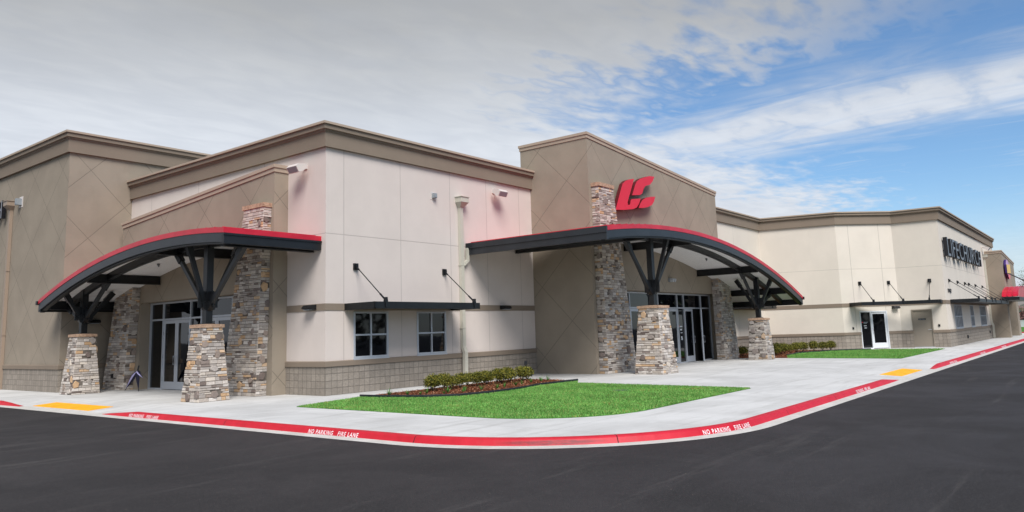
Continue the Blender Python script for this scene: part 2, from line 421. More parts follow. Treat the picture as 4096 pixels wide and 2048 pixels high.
def build(mb, name, m=None, parent=None, loc=None, smooth=False, attrs=()):
    """link mb as one mesh object; vertices are given in world space"""
    me = bpy.data.meshes.new(name)
    base = wpos(parent) if parent is not None else Vector((0, 0, 0))
    o = bpy.data.objects.new(name, me); scene.collection.objects.link(o)
    if parent is not None: o.parent = parent
    if loc is not None:
        o.location = Vector(loc) - base; base = Vector(loc)
    bx, by, bz = base
    me.from_pydata([(x - bx, y - by, z - bz) for x, y, z in mb.v], [], mb.f)
    mats = [M[k] for k in mb.mats] if mb.mats else [M[m]]
    for k in mats: me.materials.append(k)
    if mb.mats: me.polygons.foreach_set('material_index', mb.mi)
    for a in attrs:
        if a == 'along':
            at = me.attributes.new('along', 'FLOAT', 'POINT'); at.data.foreach_set('value', mb.al)
        else:
            at = me.attributes.new(a, 'FLOAT_COLOR', 'POINT'); at.data.foreach_set('color', [c for v in mb.col for c in v])
    if smooth: me.polygons.foreach_set('use_smooth', [True] * len(mb.f))
    me.update(); return o


def empty(name, loc, label, cat, group=None, rz=0):
    o = bpy.data.objects.new(name, None); scene.collection.objects.link(o); o.location = loc; o.rotation_euler.z = rz
    o.empty_display_size = 0.2
    return tag(o, label, cat, group)


def copy_tree(o, parent=None):
    c = o.copy(); scene.collection.objects.link(c)
    if parent is not None: c.parent = parent
    for ch in list(o.children): copy_tree(ch, c)
    return c


def text_faces(txt, size, extrude, xs=1.0, off_=0.0):
    cu = bpy.data.curves.new('t', 'FONT'); cu.body = txt; cu.size = size; cu.extrude = extrude; cu.resolution_u = 3; cu.offset = off_; cu.space_character = 1.25 if size < 0.15 else 1.0
    ob = bpy.data.objects.new('t', cu); scene.collection.objects.link(ob)
    dg = bpy.context.evaluated_depsgraph_get(); me = bpy.data.meshes.new_from_object(ob.evaluated_get(dg))
    vs = [(v.co.x * xs, v.co.y, v.co.z) for v in me.vertices]; fs = [tuple(p.vertices) for p in me.polygons]; ns = [tuple(p.normal) for p in me.polygons]
    bpy.data.objects.remove(ob); bpy.data.curves.remove(cu); bpy.data.meshes.remove(me)
    return vs, fs, ns


def add_text(mb, txt, size, extrude, o, ux, uy, un, xs=1.0, face_m=None, side_m=None, off_=0.0):
    vs, fs, ns = text_faces(txt, size, extrude, xs, off_)
    o, ux, uy, un = Vector(o), Vector(ux), Vector(uy), Vector(un); b = len(mb.v)
    for x, y, z in vs: mb.vert(o + ux * x + uy * y + un * z)
    for f, n in zip(fs, ns):
        if face_m: mb.use(face_m if n[2] > 0.7 else side_m)
        mb.face([b + i for i in f])
    return max(v[0] for v in vs) if vs else 0


# ------------------------------------------------------------------ ground, road, kerb, pavement
RZ = -0.11
g = MB(); g.quad((-600, -600, RZ), (600, -600, RZ), (600, 600, RZ), (-600, 600, RZ)); tag(build(g, 'road', 'asphalt'), kind='structure')


def dip(kind, q):
    a, b, c, d = (1.07, 2.63, 8.05, 9.8) if kind == 'L' else (9.3, 10.6, 16.0, 17.6)
    if q <= a or q >= d: return 0.0
    if q < b: return (q - a) / (b - a)
    if q > c: return (d - q) / (d - c)
    return 1.0


KC, KR = (-0.6, -8.4), 4.2
path = []; JOINT = set()                   # (point, inward normal, dip)
ys = [60, 40, 25, 18, 14, 12, 11, 10.4, 9.8, 8.95, 8.05, 7, 6, 5, 4, 3.3, 2.63, 1.85, 1.07, 0, -1.5, -3, -4.5, -6, -7.2]
for y in ys:
    if y in (0, -3, -6): JOINT.add(len(path)); path.append(((-4.8, y), (1, 0), 0.0)); path.append(((-4.8, y - 0.014), (1, 0), 0.0))
    else: path.append(((-4.8, y), (1, 0), dip('L', y)))
arcs = [math.pi + k / 24 * math.pi / 2 for k in range(25)] + [math.pi + R(2.9), math.pi + R(3.1), math.pi + R(48), math.pi + R(48.2)]
for a in sorted(arcs):
    if abs(a - math.pi - R(2.9)) < 1e-6 or abs(a - math.pi - R(48)) < 1e-6: JOINT.add(len(path))
    path.append(((KC[0] + KR * math.cos(a), KC[1] + KR * math.sin(a)), (-math.cos(a), -math.sin(a)), 0.0))
JOINT.add(len(path))
for x in [1.0, 1.014, 2, 3.5]: path.append(((x, -12.6), (0, 1), 0.0))
JOINT.add(len(path)); 
for x in [4.2, 4.214, 6.5, 8, 9.3, 9.95, 10.6, 11.5, 12.5, 13.5, 14.5, 15.3, 16.0, 16.8, 17.6, 19, 21, 24, 28, 34, 42, 50, 60, 75, 100, 140]:
    path.append(((x, -12.6), (0, 1), dip('R', x)))


def off(i, t, z):
    (x, y), (nx, ny), d = path[i]; return (x + nx * t, y + ny * t, z)


ga = MB(); kb = MB(); sw = MB()
for i in range(len(path) - 1):
    j = i + 1; d0, d1 = path[i][2], path[j][2]
    zt = lambda d, z: z * (1 - d) + (RZ + 0.012) * d
    # gutter strip and flush kerb under the ramp
    ga.quad(off(i, -0.44, RZ + 0.004), off(j, -0.44, RZ + 0.004), off(j, -0.13, RZ + 0.006), off(i, -0.13, RZ + 0.006))
    if d0 + d1 > 1.99:
        ga.quad(off(i, -0.13, RZ + 0.006), off(j, -0.13, RZ + 0.006), off(j, 0, RZ + 0.012), off(i, 0, RZ + 0.012))
    else:
        prof = [(-0.175, RZ - 0.02), (-0.115, -0.024), (-0.095, -0.008), (-0.07, 0.0), (0.0, 0.002), (0.03, 0.002), (0.032, -0.01)]
        kb.use('mortar_dark' if i in JOINT else 'kerb_red')
        for (t0, z0), (t1, z1) in zip(prof, prof[1:]):
            z0a, z0b = (z0 if z0 < RZ else zt(d0, z0)), (z0 if z0 < RZ else zt(d1, z0))
            kb.quad(off(i, t0, z0a), off(j, t0, z0b), off(j, t1, zt(d1, z1)), off(i, t1, zt(d0, z1)))
    W = 1.4
    for q in range(7):
        t0, t1 = W * q / 7, W * (q + 1) / 7
        zz0 = lambda d, t: (RZ + 0.012) * d * (1 - t / W)
        sw.quad(off(i, t0, zz0(d0, t0)), off(j, t0, zz0(d1, t0)), off(j, t1, zz0(d1, t1)), off(i, t1, zz0(d0, t1)))
inner = [off(i, 1.4, 0) for i in range(len(path))]
sw.face([sw.vert(p) for p in [(140, 60, 0)] + [(-3.4, 60, 0)] + inner[1:]])
tag(build(ga, 'gutter', 'gutter'), kind='structure')
kerb = tag(build(kb, 'kerb', None), kind='structure')
tag(build(sw, 'pavement', 'concrete'), kind='structure')
# stencilled writing on the kerb face (painted marking: part of the kerb)


def kerb_text(p, ux, n, length):
    mb = MB(); upv = (Vector(n) * -0.045 + Vector((0, 0, 0.088))).normalized()
    o = Vector(p); x = 0
    tw = MB(); L = add_text(tw, 'NO PARKING   FIRE LANE', 0.11, 0.0, (0, 0, 0), (1, 0, 0), (0, 1, 0), (0, 0, 1))
    add_text(mb, 'NO PARKING   FIRE LANE', 0.11, 0.0, o, ux, upv, n, xs=length / L, off_=0.002)
    build(mb, 'painted_lettering', 'white_paint', kerb)


for y0, y1 in ((1.15, -0.25), (-5.85, -7.25)): kerb_text((-4.955 - 0.006, y0, RZ + 0.012), (0, -1, 0), (-1, 0, 0), y0 - y1)
def kerb_text_arc(a0, length):
    tw = MB(); L = add_text(tw, 'NO PARKING   FIRE LANE', 0.11, 0.0, (0, 0, 0), (1, 0, 0), (0, 1, 0), (0, 0, 1), off_=0.002)
    mb = MB(); rad = KR + 0.155 + 0.006
    for x, y, z in tw.v:
        a = a0 + x * length / L / rad; r_ = rad - 0.455 * y
        mb.vert((KC[0] + r_ * math.cos(a), KC[1] + r_ * math.sin(a), RZ + 0.012 + 0.89 * y))
    for f_ in tw.f: mb.face(f_)
    build(mb, 'painted_lettering', 'white_paint', kerb)


kerb_text_arc(R(248.5), 1.3)
for x0, x1 in ((5.9, 7.2), (19.2, 20.8), (27.5, 29.2), (36.0, 38.0)): kerb_text((x0, -12.755 - 0.006, RZ + 0.012), (1, 0, 0), (0, -1, 0), x1 - x0)

# yellow tactile panels set in the two ramps


def tactile(x0, x1, y0, y1, axis, label, i):
    mb = MB(); W = 1.4
    zf = (lambda x, y: (RZ + 0.012) * (1 - (x + 4.8) / W) + 0.006) if axis == 'L' else (lambda x, y: (RZ + 0.012) * (1 - (y + 12.6) / W) + 0.006)
    c = [(x0, y0), (x1, y0), (x1, y1), (x0, y1)]
    t = [mb.vert((x, y, zf(x, y) + 0.004)) for x, y in c]; b = [mb.vert((x, y, zf(x, y) - 0.02)) for x, y in c]
    mb.face(t); mb.face(b[::-1])
    for k in range(4): mb.face((b[k], b[(k + 1) % 4], t[(k + 1) % 4], t[k]))
    tag(build(mb, 'tactile_panel', 'yellow', loc=((x0 + x1) / 2, (y0 + y1) / 2, zf((x0 + x1) / 2, (y0 + y1) / 2))), label, 'tactile paving', 'yellow tactile panels in the kerb ramps')


nm = ['farthest from', 'middle one between', 'nearest to']
tactile(-4.72, -4.08, 6.42, 7.62, 'L', 'yellow tactile panel of the left kerb ramp, leftmost of its three', 0)
tactile(-4.72, -4.08, 5.16, 6.36, 'L', 'yellow tactile panel of the left kerb ramp, middle of its three', 1)
tactile(-4.72, -4.08, 3.90, 5.10, 'L', 'yellow tactile panel of the left kerb ramp, nearest the NO PARKING lettering', 2)
tactile(12.0, 13.02, -12.52, -11.9, 'R', 'yellow tactile panel of the right kerb ramp, nearest of its three', 3)
tactile(13.08, 14.10, -12.52, -11.9, 'R', 'yellow tactile panel of the right kerb ramp, middle of its three', 4)
tactile(14.16, 15.18, -12.52, -11.9, 'R', 'yellow tactile panel of the right kerb ramp, farthest of its three', 5)

# ------------------------------------------------------------------ the church building
church = empty('church_building', (0, 0, 0), 'long cream and tan rendered church building with block base and stone pilasters', 'building')


def wall(mb, p0, p1, z0, z1, holes=(), depth=0.1, out=0.0, back=True, top1=None):
    """rendered panel p0->p1 (outside to the right) with rectangular holes (u0,u1,z0,z1)"""
    P0, P1 = Vector((p0[0], p0[1], 0)), Vector((p1[0], p1[1], 0)); d = (P1 - P0); L = d.length; d.normalize(); n = Vector((d.y, -d.x, 0))
    pt = lambda u, z, o=out: P0 + d * u + n * o + Vector((0, 0, z))
    us = sorted({0, L} | {h[0] for h in holes} | {h[1] for h in holes}); zs = sorted({z0, z1} | {min(max(h[2], z0), z1) for h in holes} | {min(max(h[3], z0), z1) for h in holes})
    for a, b in zip(us, us[1:]):
        for c, e in zip(zs, zs[1:]):
            mu, mz = (a + b) / 2, (c + e) / 2
            if any(h[0] < mu < h[1] and h[2] < mz < h[3] for h in holes): continue
            mb.quad(pt(a, c), pt(b, c), pt(b, e), pt(a, e))
    for h in holes:
        a, b, c, e = h[0], h[1], max(h[2], z0), min(h[3], z1)
        if e <= c: continue
        mb.quad(pt(a, c), pt(a, e), pt(a, e, out - depth), pt(a, c, out - depth)); mb.quad(pt(b, c), pt(b, c, out - depth), pt(b, e, out - depth), pt(b, e))
        if h[3] <= z1: mb.quad(pt(a, e), pt(b, e), pt(b, e, out - depth), pt(a, e, out - depth))
        if h[2] > z0: mb.quad(pt(a, c), pt(a, c, out - depth), pt(b, c, out - depth), pt(b, c))
    return pt


CORN = [(0.0, 0.0), (0.10, 0.0), (0.10, 0.44), (0.14, 0.47), (0.14, 0.50), (0.20, 0.52), (0.20, 0.66), (0.26, 0.67), (0.26, 0.73), (-0.35, 0.73), (-0.35, 0.0)]


def cornice(path_, z, k=1.0):
    pr = [(o, zz_ * k) for o, zz_ in CORN]
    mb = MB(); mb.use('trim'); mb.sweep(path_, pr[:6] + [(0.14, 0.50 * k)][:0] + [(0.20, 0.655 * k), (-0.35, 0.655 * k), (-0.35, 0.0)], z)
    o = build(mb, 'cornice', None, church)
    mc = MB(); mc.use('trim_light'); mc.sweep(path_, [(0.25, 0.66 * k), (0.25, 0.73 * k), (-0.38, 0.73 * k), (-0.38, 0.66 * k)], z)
    build(mc, 'coping', None, o)
    return o


def simple_base(path_, holes_split=None):
    """sill course and block base along a path"""
    mb = MB(); mb.sweep(path_, [(0.0, 0.811), (0.055, 0.811), (0.055, 0.95), (0.03, 0.965), (0.0, 0.97)]); build(mb, 'sill_course', 'trim', church)


# windows ---------------------------------------------------------------
def window(p0, p1, u0, u1, z0, z1, cols=2, rows=2, frame='alu', parent=church, grille=False):
    P0, P1 = Vector((p0[0], p0[1], 0)), Vector((p1[0], p1[1], 0)); d = (P1 - P0).normalized(); n = Vector((d.y, -d.x, 0))
    T = lambda u, o, z: P0 + d * u + n * o + Vector((0, 0, z))
    base = T((u0 + u1) / 2, 0, z0); fr = MB(); fw = 0.05
    B = lambda mb, a, b, c, e, o0, o1: mb.box(a, b, o0, o1, c, e, T)
    B(fr, u0 - 0.01, u0 + fw, z0, z1, -0.07, 0.022); B(fr, u1 - fw, u1 + 0.01, z0, z1, -0.07, 0.022)
    B(fr, u0 + fw, u1 - fw, z1 - fw, z1, -0.07, 0.021); B(fr, u0 + fw, u1 - fw, z0, z0 + fw + 0.01, -0.07, 0.021)
    for k in range(1, cols):
        c = u0 + (u1 - u0) * k / cols; B(fr, c - fw * 0.5, c + fw * 0.5, z0 + fw, z1 - fw, -0.07, 0.01 if not grille else 0.0)
    for k in range(1, rows):
        c = z0 + (z1 - z0) * k / rows; B(fr, u0 + fw, u1 - fw, c - fw * 0.5, c + fw * 0.5, -0.07, 0.008)
    f = build(fr, 'window', frame, parent)
    gl = MB(); B(gl, u0 + 0.01, u1 - 0.01, z0 + 0.01, z1 - 0.01, -0.06, -0.03); build(gl, 'pane', 'glass', f)
    sl_ = MB(); B(sl_, u0 - 0.03, u1 + 0.03, z0 - 0.045, z0 - 0.002, -0.05, 0.04); build(sl_, 'sill', frame, f)
    return f


def pull(T, u, z, o):
    mb = MB(); mb.tube([T(u, o, z - 0.15), T(u, o + 0.07, z - 0.15), T(u, o + 0.07, z + 0.15), T(u, o, z + 0.15)], 0.014, 8); return mb


def door_leaf(T, u0, u1, z0, z1, handle_u, frame='alu', o=0.0, name='door', st=0.085, bot=0.26, parent=church):
    fr = MB(); B = lambda mb, a, b, c, e, o0, o1: mb.box(a, b, o0, o1, c, e, T)
    B(fr, u0, u0 + st, z0, z1, o - 0.02, o + 0.03); B(fr, u1 - st, u1, z0, z1, o - 0.02, o + 0.03)
    B(fr, u0 + st, u1 - st, z1 - 0.11, z1, o - 0.02, o + 0.029); B(fr, u0 + st, u1 - st, z0, z0 + bot, o - 0.02, o + 0.029)
    d = build(fr, name, frame, parent)
    gl = MB(); B(gl, u0 + st * 0.8, u1 - st * 0.8, z0 + bot * 0.9, z1 - 0.1, o - 0.005, o + 0.008); build(gl, 'pane', 'glass', d)
    build(pull(T, handle_u, 1.02, o + 0.028), 'handle', 'alu', d, smooth=True)
    hu = u0 - 0.012 if abs(handle_u - u1) < abs(handle_u - u0) else u1 + 0.012
    for z in (0.3, 1.1, 1.9):
        hg = MB(); B(hg, hu - 0.012, hu + 0.012, z, z + 0.13, o + 0.012, o + 0.036); build(hg, 'hinge', 'black_plastic', d)
    return d


# --- central block
hx = [(1.04, 2.40, 1.0, 2.38), (3.67, 5.02, 1.0, 2.38)]
mb = MB()
wall(mb, (0, 12.04), (0, 0), 0.97, 7.25)
wall(mb, (0, 0), (10.5, 0), 0.97, 7.25, hx)
build(mb, 'wall', 'cream', church)
mb = MB(); mb.sweep([(0, 12.04), (0, 0), (10.5, 0)], [(0.02, 0.0), (0.02, 0.811), (-0.02, 0.811), (-0.02, 0.0)]); build(mb, 'block_base', 'cmu', church)
simple_base([(0, 12.04), (0, 0), (10.5, 0)])
mb = MB(); mb.sweep([(0, 2.4), (0, 0), (10.3, 0)], [(0.0, 2.42), (0.018, 2.42), (0.018, 2.62), (0.0, 2.62)]); build(mb, 'belt_course', 'trim', church)
cornice([(0, 12.02), (0, 0), (10.44, 0)], 7.25)
mb = MB(); mb.box(0.1, 31, 0.2, 26, 7.3, 7.85); build(mb, 'roof', 'roof', church)
window((0, 0), (10.5, 0), *hx[0]); window((0, 0), (10.5, 0), *hx[1])

# --- tall left wing
LBp = [(-2.35, 40), (-2.35, 12.04), (24, 12.04)]
mb = MB(); wall(mb, LBp[0], LBp[1], 0.97, 8.77); wall(mb, LBp[1], LBp[2], 0.97, 8.77); build(mb, 'wall', 'tan_tall', church)
mb = MB(); mb.sweep(LBp, [(0.02, 0.0), (0.02, 0.811), (-0.02, 0.811), (-0.02, 0.0)]); build(mb, 'block_base', 'cmu', church)
simple_base(LBp)
cornice(LBp, 8.77, 1.08)
mb = MB(); mb.box(-2.2, 24, 12.2, 40, 8.8, 9.3); build(mb, 'roof', 'roof', church)


# --- projecting entrance walls with sloped tops
def slope_cap(mb, pts, w0, w1, h):
    """pts along top edge (3-D); cap sits on top, plan offset given by outward normal list"""
    pass


def entrance_block(name, A, B, ztopA, ztopB, depth, hole, m, recess):
    """A->B along the face (outside to the right), depth behind"""
    P0, P1 = Vector((A[0], A[1], 0)), Vector((B[0], B[1], 0)); d = (P1 - P0); L = d.length; d.normalize(); n = Vector((d.y, -d.x, 0))
    T = lambda u, o, z: P0 + d * u + n * o + Vector((0, 0, z))
    mb = MB(); zc = 3.6
    wall(mb, A, B, 0, zc, [hole], depth=recess)
    mb.quad(T(0, 0, zc), T(L, 0, zc), T(L, 0, ztopB), T(0, 0, ztopA))
    mb.quad(T(0, -depth, 0), T(0, 0, 0), T(0, 0, ztopA), T(0, -depth, ztopA))
    mb.quad(T(L, 0, 0), T(L, -depth, 0), T(L, -depth, ztopB), T(L, 0, ztopB))
    mb.quad(T(0, 0, ztopA), T(L, 0, ztopB), T(L, -depth, ztopB), T(0, -depth, ztopA))
    mb.quad(T(L, -depth, 0), T(0, -depth, 0), T(0, -depth, ztopA), T(L, -depth, ztopB))
    o = build(mb, 'entrance_wall', m, church)
    mc = MB()
    for o0, h0, h1 in ((0.03, -0.16, -0.03), (0.06, -0.03, 0.07)):
        ii = [mc.vert(T(u, oo, (ztopA if u < 1 else ztopB) + h)) for h in (h0, h1) for u, oo in ((-o0, o0), (L + o0, o0), (L + o0, -depth - o0), (-o0, -depth - o0))]
        for q in ((0, 1, 2, 3), (7, 6, 5, 4), (0, 4, 5, 1), (1, 5, 6, 2), (2, 6, 7, 3), (3, 7, 4, 0)): mc.face([ii[k] for k in q])
    build(mc, 'coping', 'trim_light', o)
    return T


# left entrance: face x=-0.5 from y=11.6 to y=1.84
TL = entrance_block('left', (-0.5, 11.6), (-0.5, 1.84), 6.16, 6.88, 0.5, (1.6, 7.95, 0, 3.1), 'tan_left', 0.46)
# right entrance: face y=-2.75 from x=10.1 to x=21.9
TR = entrance_block('right', (10.1, -2.75), (21.9, -2.75), 9.05, 8.2, 3.2, (2.4, 11.3, 0, 3.13), 'tan', 0.5)


def storefront(T, o, u0, u1, ztop, mull, doors, ajar=None):
    """mull: mullion positions; doors: (u0,u1) pairs; T maps (u, out, z)"""
    fr = MB(); B = lambda mb, a, b, c, e, o0, o1: mb.box(a, b, o0, o1, c, e, T)
    B(fr, u0, u0 + 0.05, 0, ztop, o - 0.04, o + 0.06); B(fr, u1 - 0.05, u1, 0, ztop, o - 0.04, o + 0.06)
    B(fr, u0 + 0.05, u1 - 0.05, ztop - 0.06, ztop, o - 0.04, o + 0.058)
    for q in mull: B(fr, q - 0.027, q + 0.027, 0, ztop - 0.06, o - 0.04, o + 0.056)
    pts = [u0 + 0.05] + list(mull) + [u1 - 0.05]
    for a, b in zip(pts, pts[1:]):
        B(fr, a + 0.02, b - 0.02, 2.43, 2.49, o - 0.04, o + 0.05)
        if not any(abs(a - d0) < 0.1 and abs(b - d1) < 0.1 for d0, d1 in doors): B(fr, a + 0.02, b - 0.02, 0, 0.05, o - 0.04, o + 0.05)
    f = build(fr, 'storefront_frame', 'alu', church)
    for a, b in zip(pts, pts[1:]):
        gl = MB(); B(gl, a + 0.01, b - 0.01, 2.47, ztop - 0.04, o - 0.02, o); build(gl, 'transom_pane', 'glass', f)
        if not any(abs(a - d0) < 0.1 and abs(b - d1) < 0.1 for d0, d1 in doors):
            gl = MB(); B(gl, a + 0.01, b - 0.01, 0.03, 2.45, o - 0.02, o); build(gl, 'pane', 'glass', f)
    for d0, d1 in doors:
        mid = (d0 + d1) / 2
        dk = MB(); B(dk, d0, d1, 0.0, 2.43, o - 0.045, o - 0.03); build(dk, 'dark_doorway', 'dark_hole', f)
        door_leaf(T, d0 + 0.03, mid - 0.006, 0.02, 2.42, mid - 0.06, o=o, st=0.1)
        if ajar == (d0, d1):
            hp = T(d1 - 0.03, o, 0); ang = R(27)
            dd = (T(1, 0, 0) - T(0, 0, 0)); nn = (T(0, 1, 0) - T(0, 0, 0))
            du = -dd * math.cos(ang) + nn * math.sin(ang); dn = nn * math.cos(ang) + dd * math.sin(ang)
            T2 = lambda u, oo, z: hp + du * u + dn * oo + Vector((0, 0, z))
            door_leaf(T2, 0.0, mid * 0 + (d1 - mid) - 0.036, 0.02, 2.42, (d1 - mid) - 0.1, o=0.0, st=0.1)
        else:
            door_leaf(T, mid + 0.006, d1 - 0.03, 0.02, 2.42, mid + 0.06, o=o, st=0.1)


# left: u = 11.6 - y
storefront(TL, -0.42, 1.62, 7.93, 3.08, [2.56, 4.43, 5.12, 7.0], [(2.56, 4.43), (5.12, 7.0)])
# right: u = x - 10.1
storefront(TR, -0.46, 2.42, 11.28, 3.11, [3.38, 5.16, 5.84, 7.70, 8.36, 10.2], [(3.38, 5.16), (5.84, 7.70), (8.36, 10.2)], ajar=(8.36, 10.2))

# decals on the narrow pane beside the open door
dc = MB()
for z0, z1, a, b, mm in ((1.62, 1.66, 7.80, 7.88, 'red_sign'), (1.60, 1.65, 7.90, 8.14, 'white_frame'), (1.45, 1.52, 7.93, 8.1, 'white_frame'), (1.33, 1.36, 7.95, 8.14, 'white_frame'), (1.12, 1.18, 7.98, 8.1, 'white_frame'), (1.02, 1.1, 8.0, 8.12, 'white_frame')):
    dc = MB(); dc.box(a, b, -0.458, -0.456, z0, z1, TR); build(dc, 'door_notice', mm, church)

# --- right wing
RWp = [(20, -1.3), (31.5, -1.3), (32.5, -5.5), (35.0, -8.0), (35.2, -10.4), (60, -10.4)]
WZ = 7.25
seglen = [(Vector(b) - Vector(a)).length for a, b in zip(RWp, RWp[1:])]
# doors: in segment 2 (45 degree wall) and segment 3
dA = (1.02, 2.72, -1, 2.16); dB = (0.62, 1.62, -1, 2.14)
w3 = [(2.5, 5.2, 1.0, 2.4), (8.7, 10.2, 1.0, 2.4), (13.2, 16.2, 1.0, 2.4)]
mb = MB(); mc = MB(); me_ = MB(); mbelt = MB()
holes = [(), (), (dA,), (dB,), w3]
for k, (a, b) in enumerate(zip(RWp, RWp[1:])):
    wall(mb, a, b, 0.97, WZ, holes[k], depth=0.12)
build(mb, 'wall', 'cream_wing', church)


def seg_pt(k, u):
    a, b = Vector(RWp[k]), Vector(RWp[k + 1]); return tuple(a + (b - a).normalized() * u)


runs = [[RWp[0], RWp[1], RWp[2], seg_pt(2, dA[0])], [seg_pt(2, dA[1]), RWp[3], seg_pt(3, dB[0])], [seg_pt(3, dB[1]), RWp[4], RWp[5]]]
for r in runs:
    mc.sweep(r, [(0.02, 0.0), (0.02, 0.811), (-0.1, 0.811), (-0.1, 0.0)]); me_.sweep(r, [(-0.1, 0.811), (0.055, 0.811), (0.055, 0.95), (0.03, 0.965), (-0.1, 0.97)])
build(mc, 'block_base', 'cmu', church); build(me_, 'sill_course', 'trim', church)
mbelt.sweep(RWp, [(0.0, 2.42), (0.018, 2.42), (0.018, 2.64), (0.0, 2.64)]); build(mbelt, 'belt_course', 'trim', church)
cornice(RWp, WZ)
mb = MB(); mb.face([mb.vert((x, y, 7.6)) for x, y in [(20, -1), (31.7, -1), (32.7, -5.3), (35.2, -7.8), (35.4, -10.2), (60, -10.2), (60, 26), (20, 26)]]); build(mb, 'roof', 'roof', church)
for h in w3: window(RWp[4], RWp[5], *h, cols=5 if h[1] - h[0] > 2 else 3, rows=2, grille=True)


def Tseg(k):
    P0 = Vector((*RWp[k], 0)); d = (Vector((*RWp[k + 1], 0)) - P0).normalized(); n = Vector((d.y, -d.x, 0))
    return lambda u, o, z: P0 + d * u + n * o + Vector((0, 0, z))


T2 = Tseg(2); T3 = Tseg(3); T4 = Tseg(4)
fr = MB(); a, b = dA[0], dA[1]; midd = a + 0.66
for (x0, x1, z0, z1) in ((a, a + 0.05, 0, 2.16), (b - 0.06, b, 0, 2.16), (a + 0.05, b - 0.06, 2.1, 2.16), (midd - 0.03, midd + 0.03, 0, 2.1), (a + 0.05, midd - 0.03, 0, 0.06)): fr.box(x0, x1, -0.1, 0.03, z0, z1, T2)
f = build(fr, 'storefront_frame', 'white_frame', church)
gl = MB(); gl.box(a + 0.04, midd - 0.02, -0.06, -0.04, 0.05, 2.11, T2); build(gl, 'pane', 'glass', f)
dk = MB(); dk.box(a, b, -0.12, -0.105, 0, 2.16, T2); build(dk, 'dark_doorway', 'dark_hole', f)
door_leaf(T2, midd + 0.03, b - 0.06, 0.03, 2.1, midd + 0.09, 'white_frame', o=-0.04, st=0.11, bot=0.3)
dc = MB()
for z0, z1, a_, b_, mm in ((1.5, 1.55, 1.12, 1.22, 'red_sign'), (1.5, 1.54, 1.25, 1.5, 'grey_box'), (1.44, 1.47, 1.25, 1.45, 'grey_box'), (1.3, 1.34, 1.25, 1.42, 'white_frame'), (1.18, 1.22, 1.28, 1.42, 'white_frame')):
    dc = MB(); dc.box(a_, b_, -0.038, -0.036, z0, z1, T2); build(dc, 'door_notice', mm, church)
fr = MB(); a, b = dB[0], dB[1]
fr.box(a - 0.03, a + 0.03, -0.1, 0.03, 0, 2.16, T3); fr.box(b - 0.03, b + 0.03, -0.1, 0.03, 0, 2.16, T3); fr.box(a + 0.03, b - 0.03, -0.1, 0.03, 2.1, 2.16, T3)
build(fr, 'door_frame', 'tan_door', church)
dd_ = MB(); dd_.box(a + 0.03, b - 0.03, -0.06, -0.02, 0.035, 2.1, T3); sd = build(dd_, 'steel_door', 'tan_door', church)
hn = MB(); hn.tube([T3(b - 0.1, -0.02, 1.0), T3(b - 0.1, 0.05, 1.0)], 0.02); hn.tube([T3(b - 0.1, 0.05, 1.0), T3(b - 0.24, 0.055, 1.0)], 0.013); build(hn, 'handle', 'alu', sd)
pl_ = MB(); pl_.use('black_plastic'); pl_.box(a + 0.3, b - 0.32, -0.02, -0.012, 1.55, 1.64, T3)
pl_.use('grey_box'); pl_.box(a + 0.34, a + 0.46, -0.0115, -0.0105, 1.585, 1.605, T3); pl_.box(a + 0.49, b - 0.37, -0.0115, -0.0105, 1.585, 1.605, T3); build(pl_, 'door_sign', None, sd)
th = MB(); th.box(a - 0.02, b + 0.02, -0.1, 0.06, 0, 0.033, T3); build(th, 'threshold', 'alu', church)

# far right entrance
TF = entrance_block('far', (54.6, -11.5), (63.0, -11.5), 6.55, 6.0, 6.0, (0.9, 6.6, 0, 3.0), 'tan', 0.8)
storefront(TF, -0.74, 0.95, 6.55, 2.98, [1.8, 3.6, 4.4], [(1.8, 3.6)])
mb = MB(); mb.box(60, 63, -8.5, 20, 0, 5.9); build(mb, 'rear_wall', 'cream_wing', church)


# ------------------------------------------------------------------ stone work
PAL = [srgb(204, 197, 190), srgb(194, 186, 178), srgb(184, 175, 166), srgb(172, 164, 157), srgb(196, 186, 174), srgb(162, 154, 147), srgb(202, 193, 184), srgb(180, 170, 160)]
PALD = [srgb(134, 122, 115), srgb(144, 134, 127), srgb(118, 106, 100), srgb(150, 136, 126)]
PALO = [srgb(196, 166, 134), srgb(188, 156, 122), srgb(204, 176, 146)]


def stone_col(big=False, grey=0.0):
    r = random.random()
    if big: p = random.choice(PALD + PALD + PALO[:2] + PAL[2:6])
    elif r < 0.11: p = random.choice(PALO)
    elif r < 0.2: p = random.choice(PALD)
    else: p = random.choice(PAL)
    k = random.uniform(0.95, 1.18)
    if grey: p = tuple(a * (1 - grey) + b_ * grey for a, b_ in zip(p[:3], (0.27, 0.26, 0.25))) + (1,)
    return (min(1, p[0] * k), min(1, p[1] * k), min(1, p[2] * k), 1)


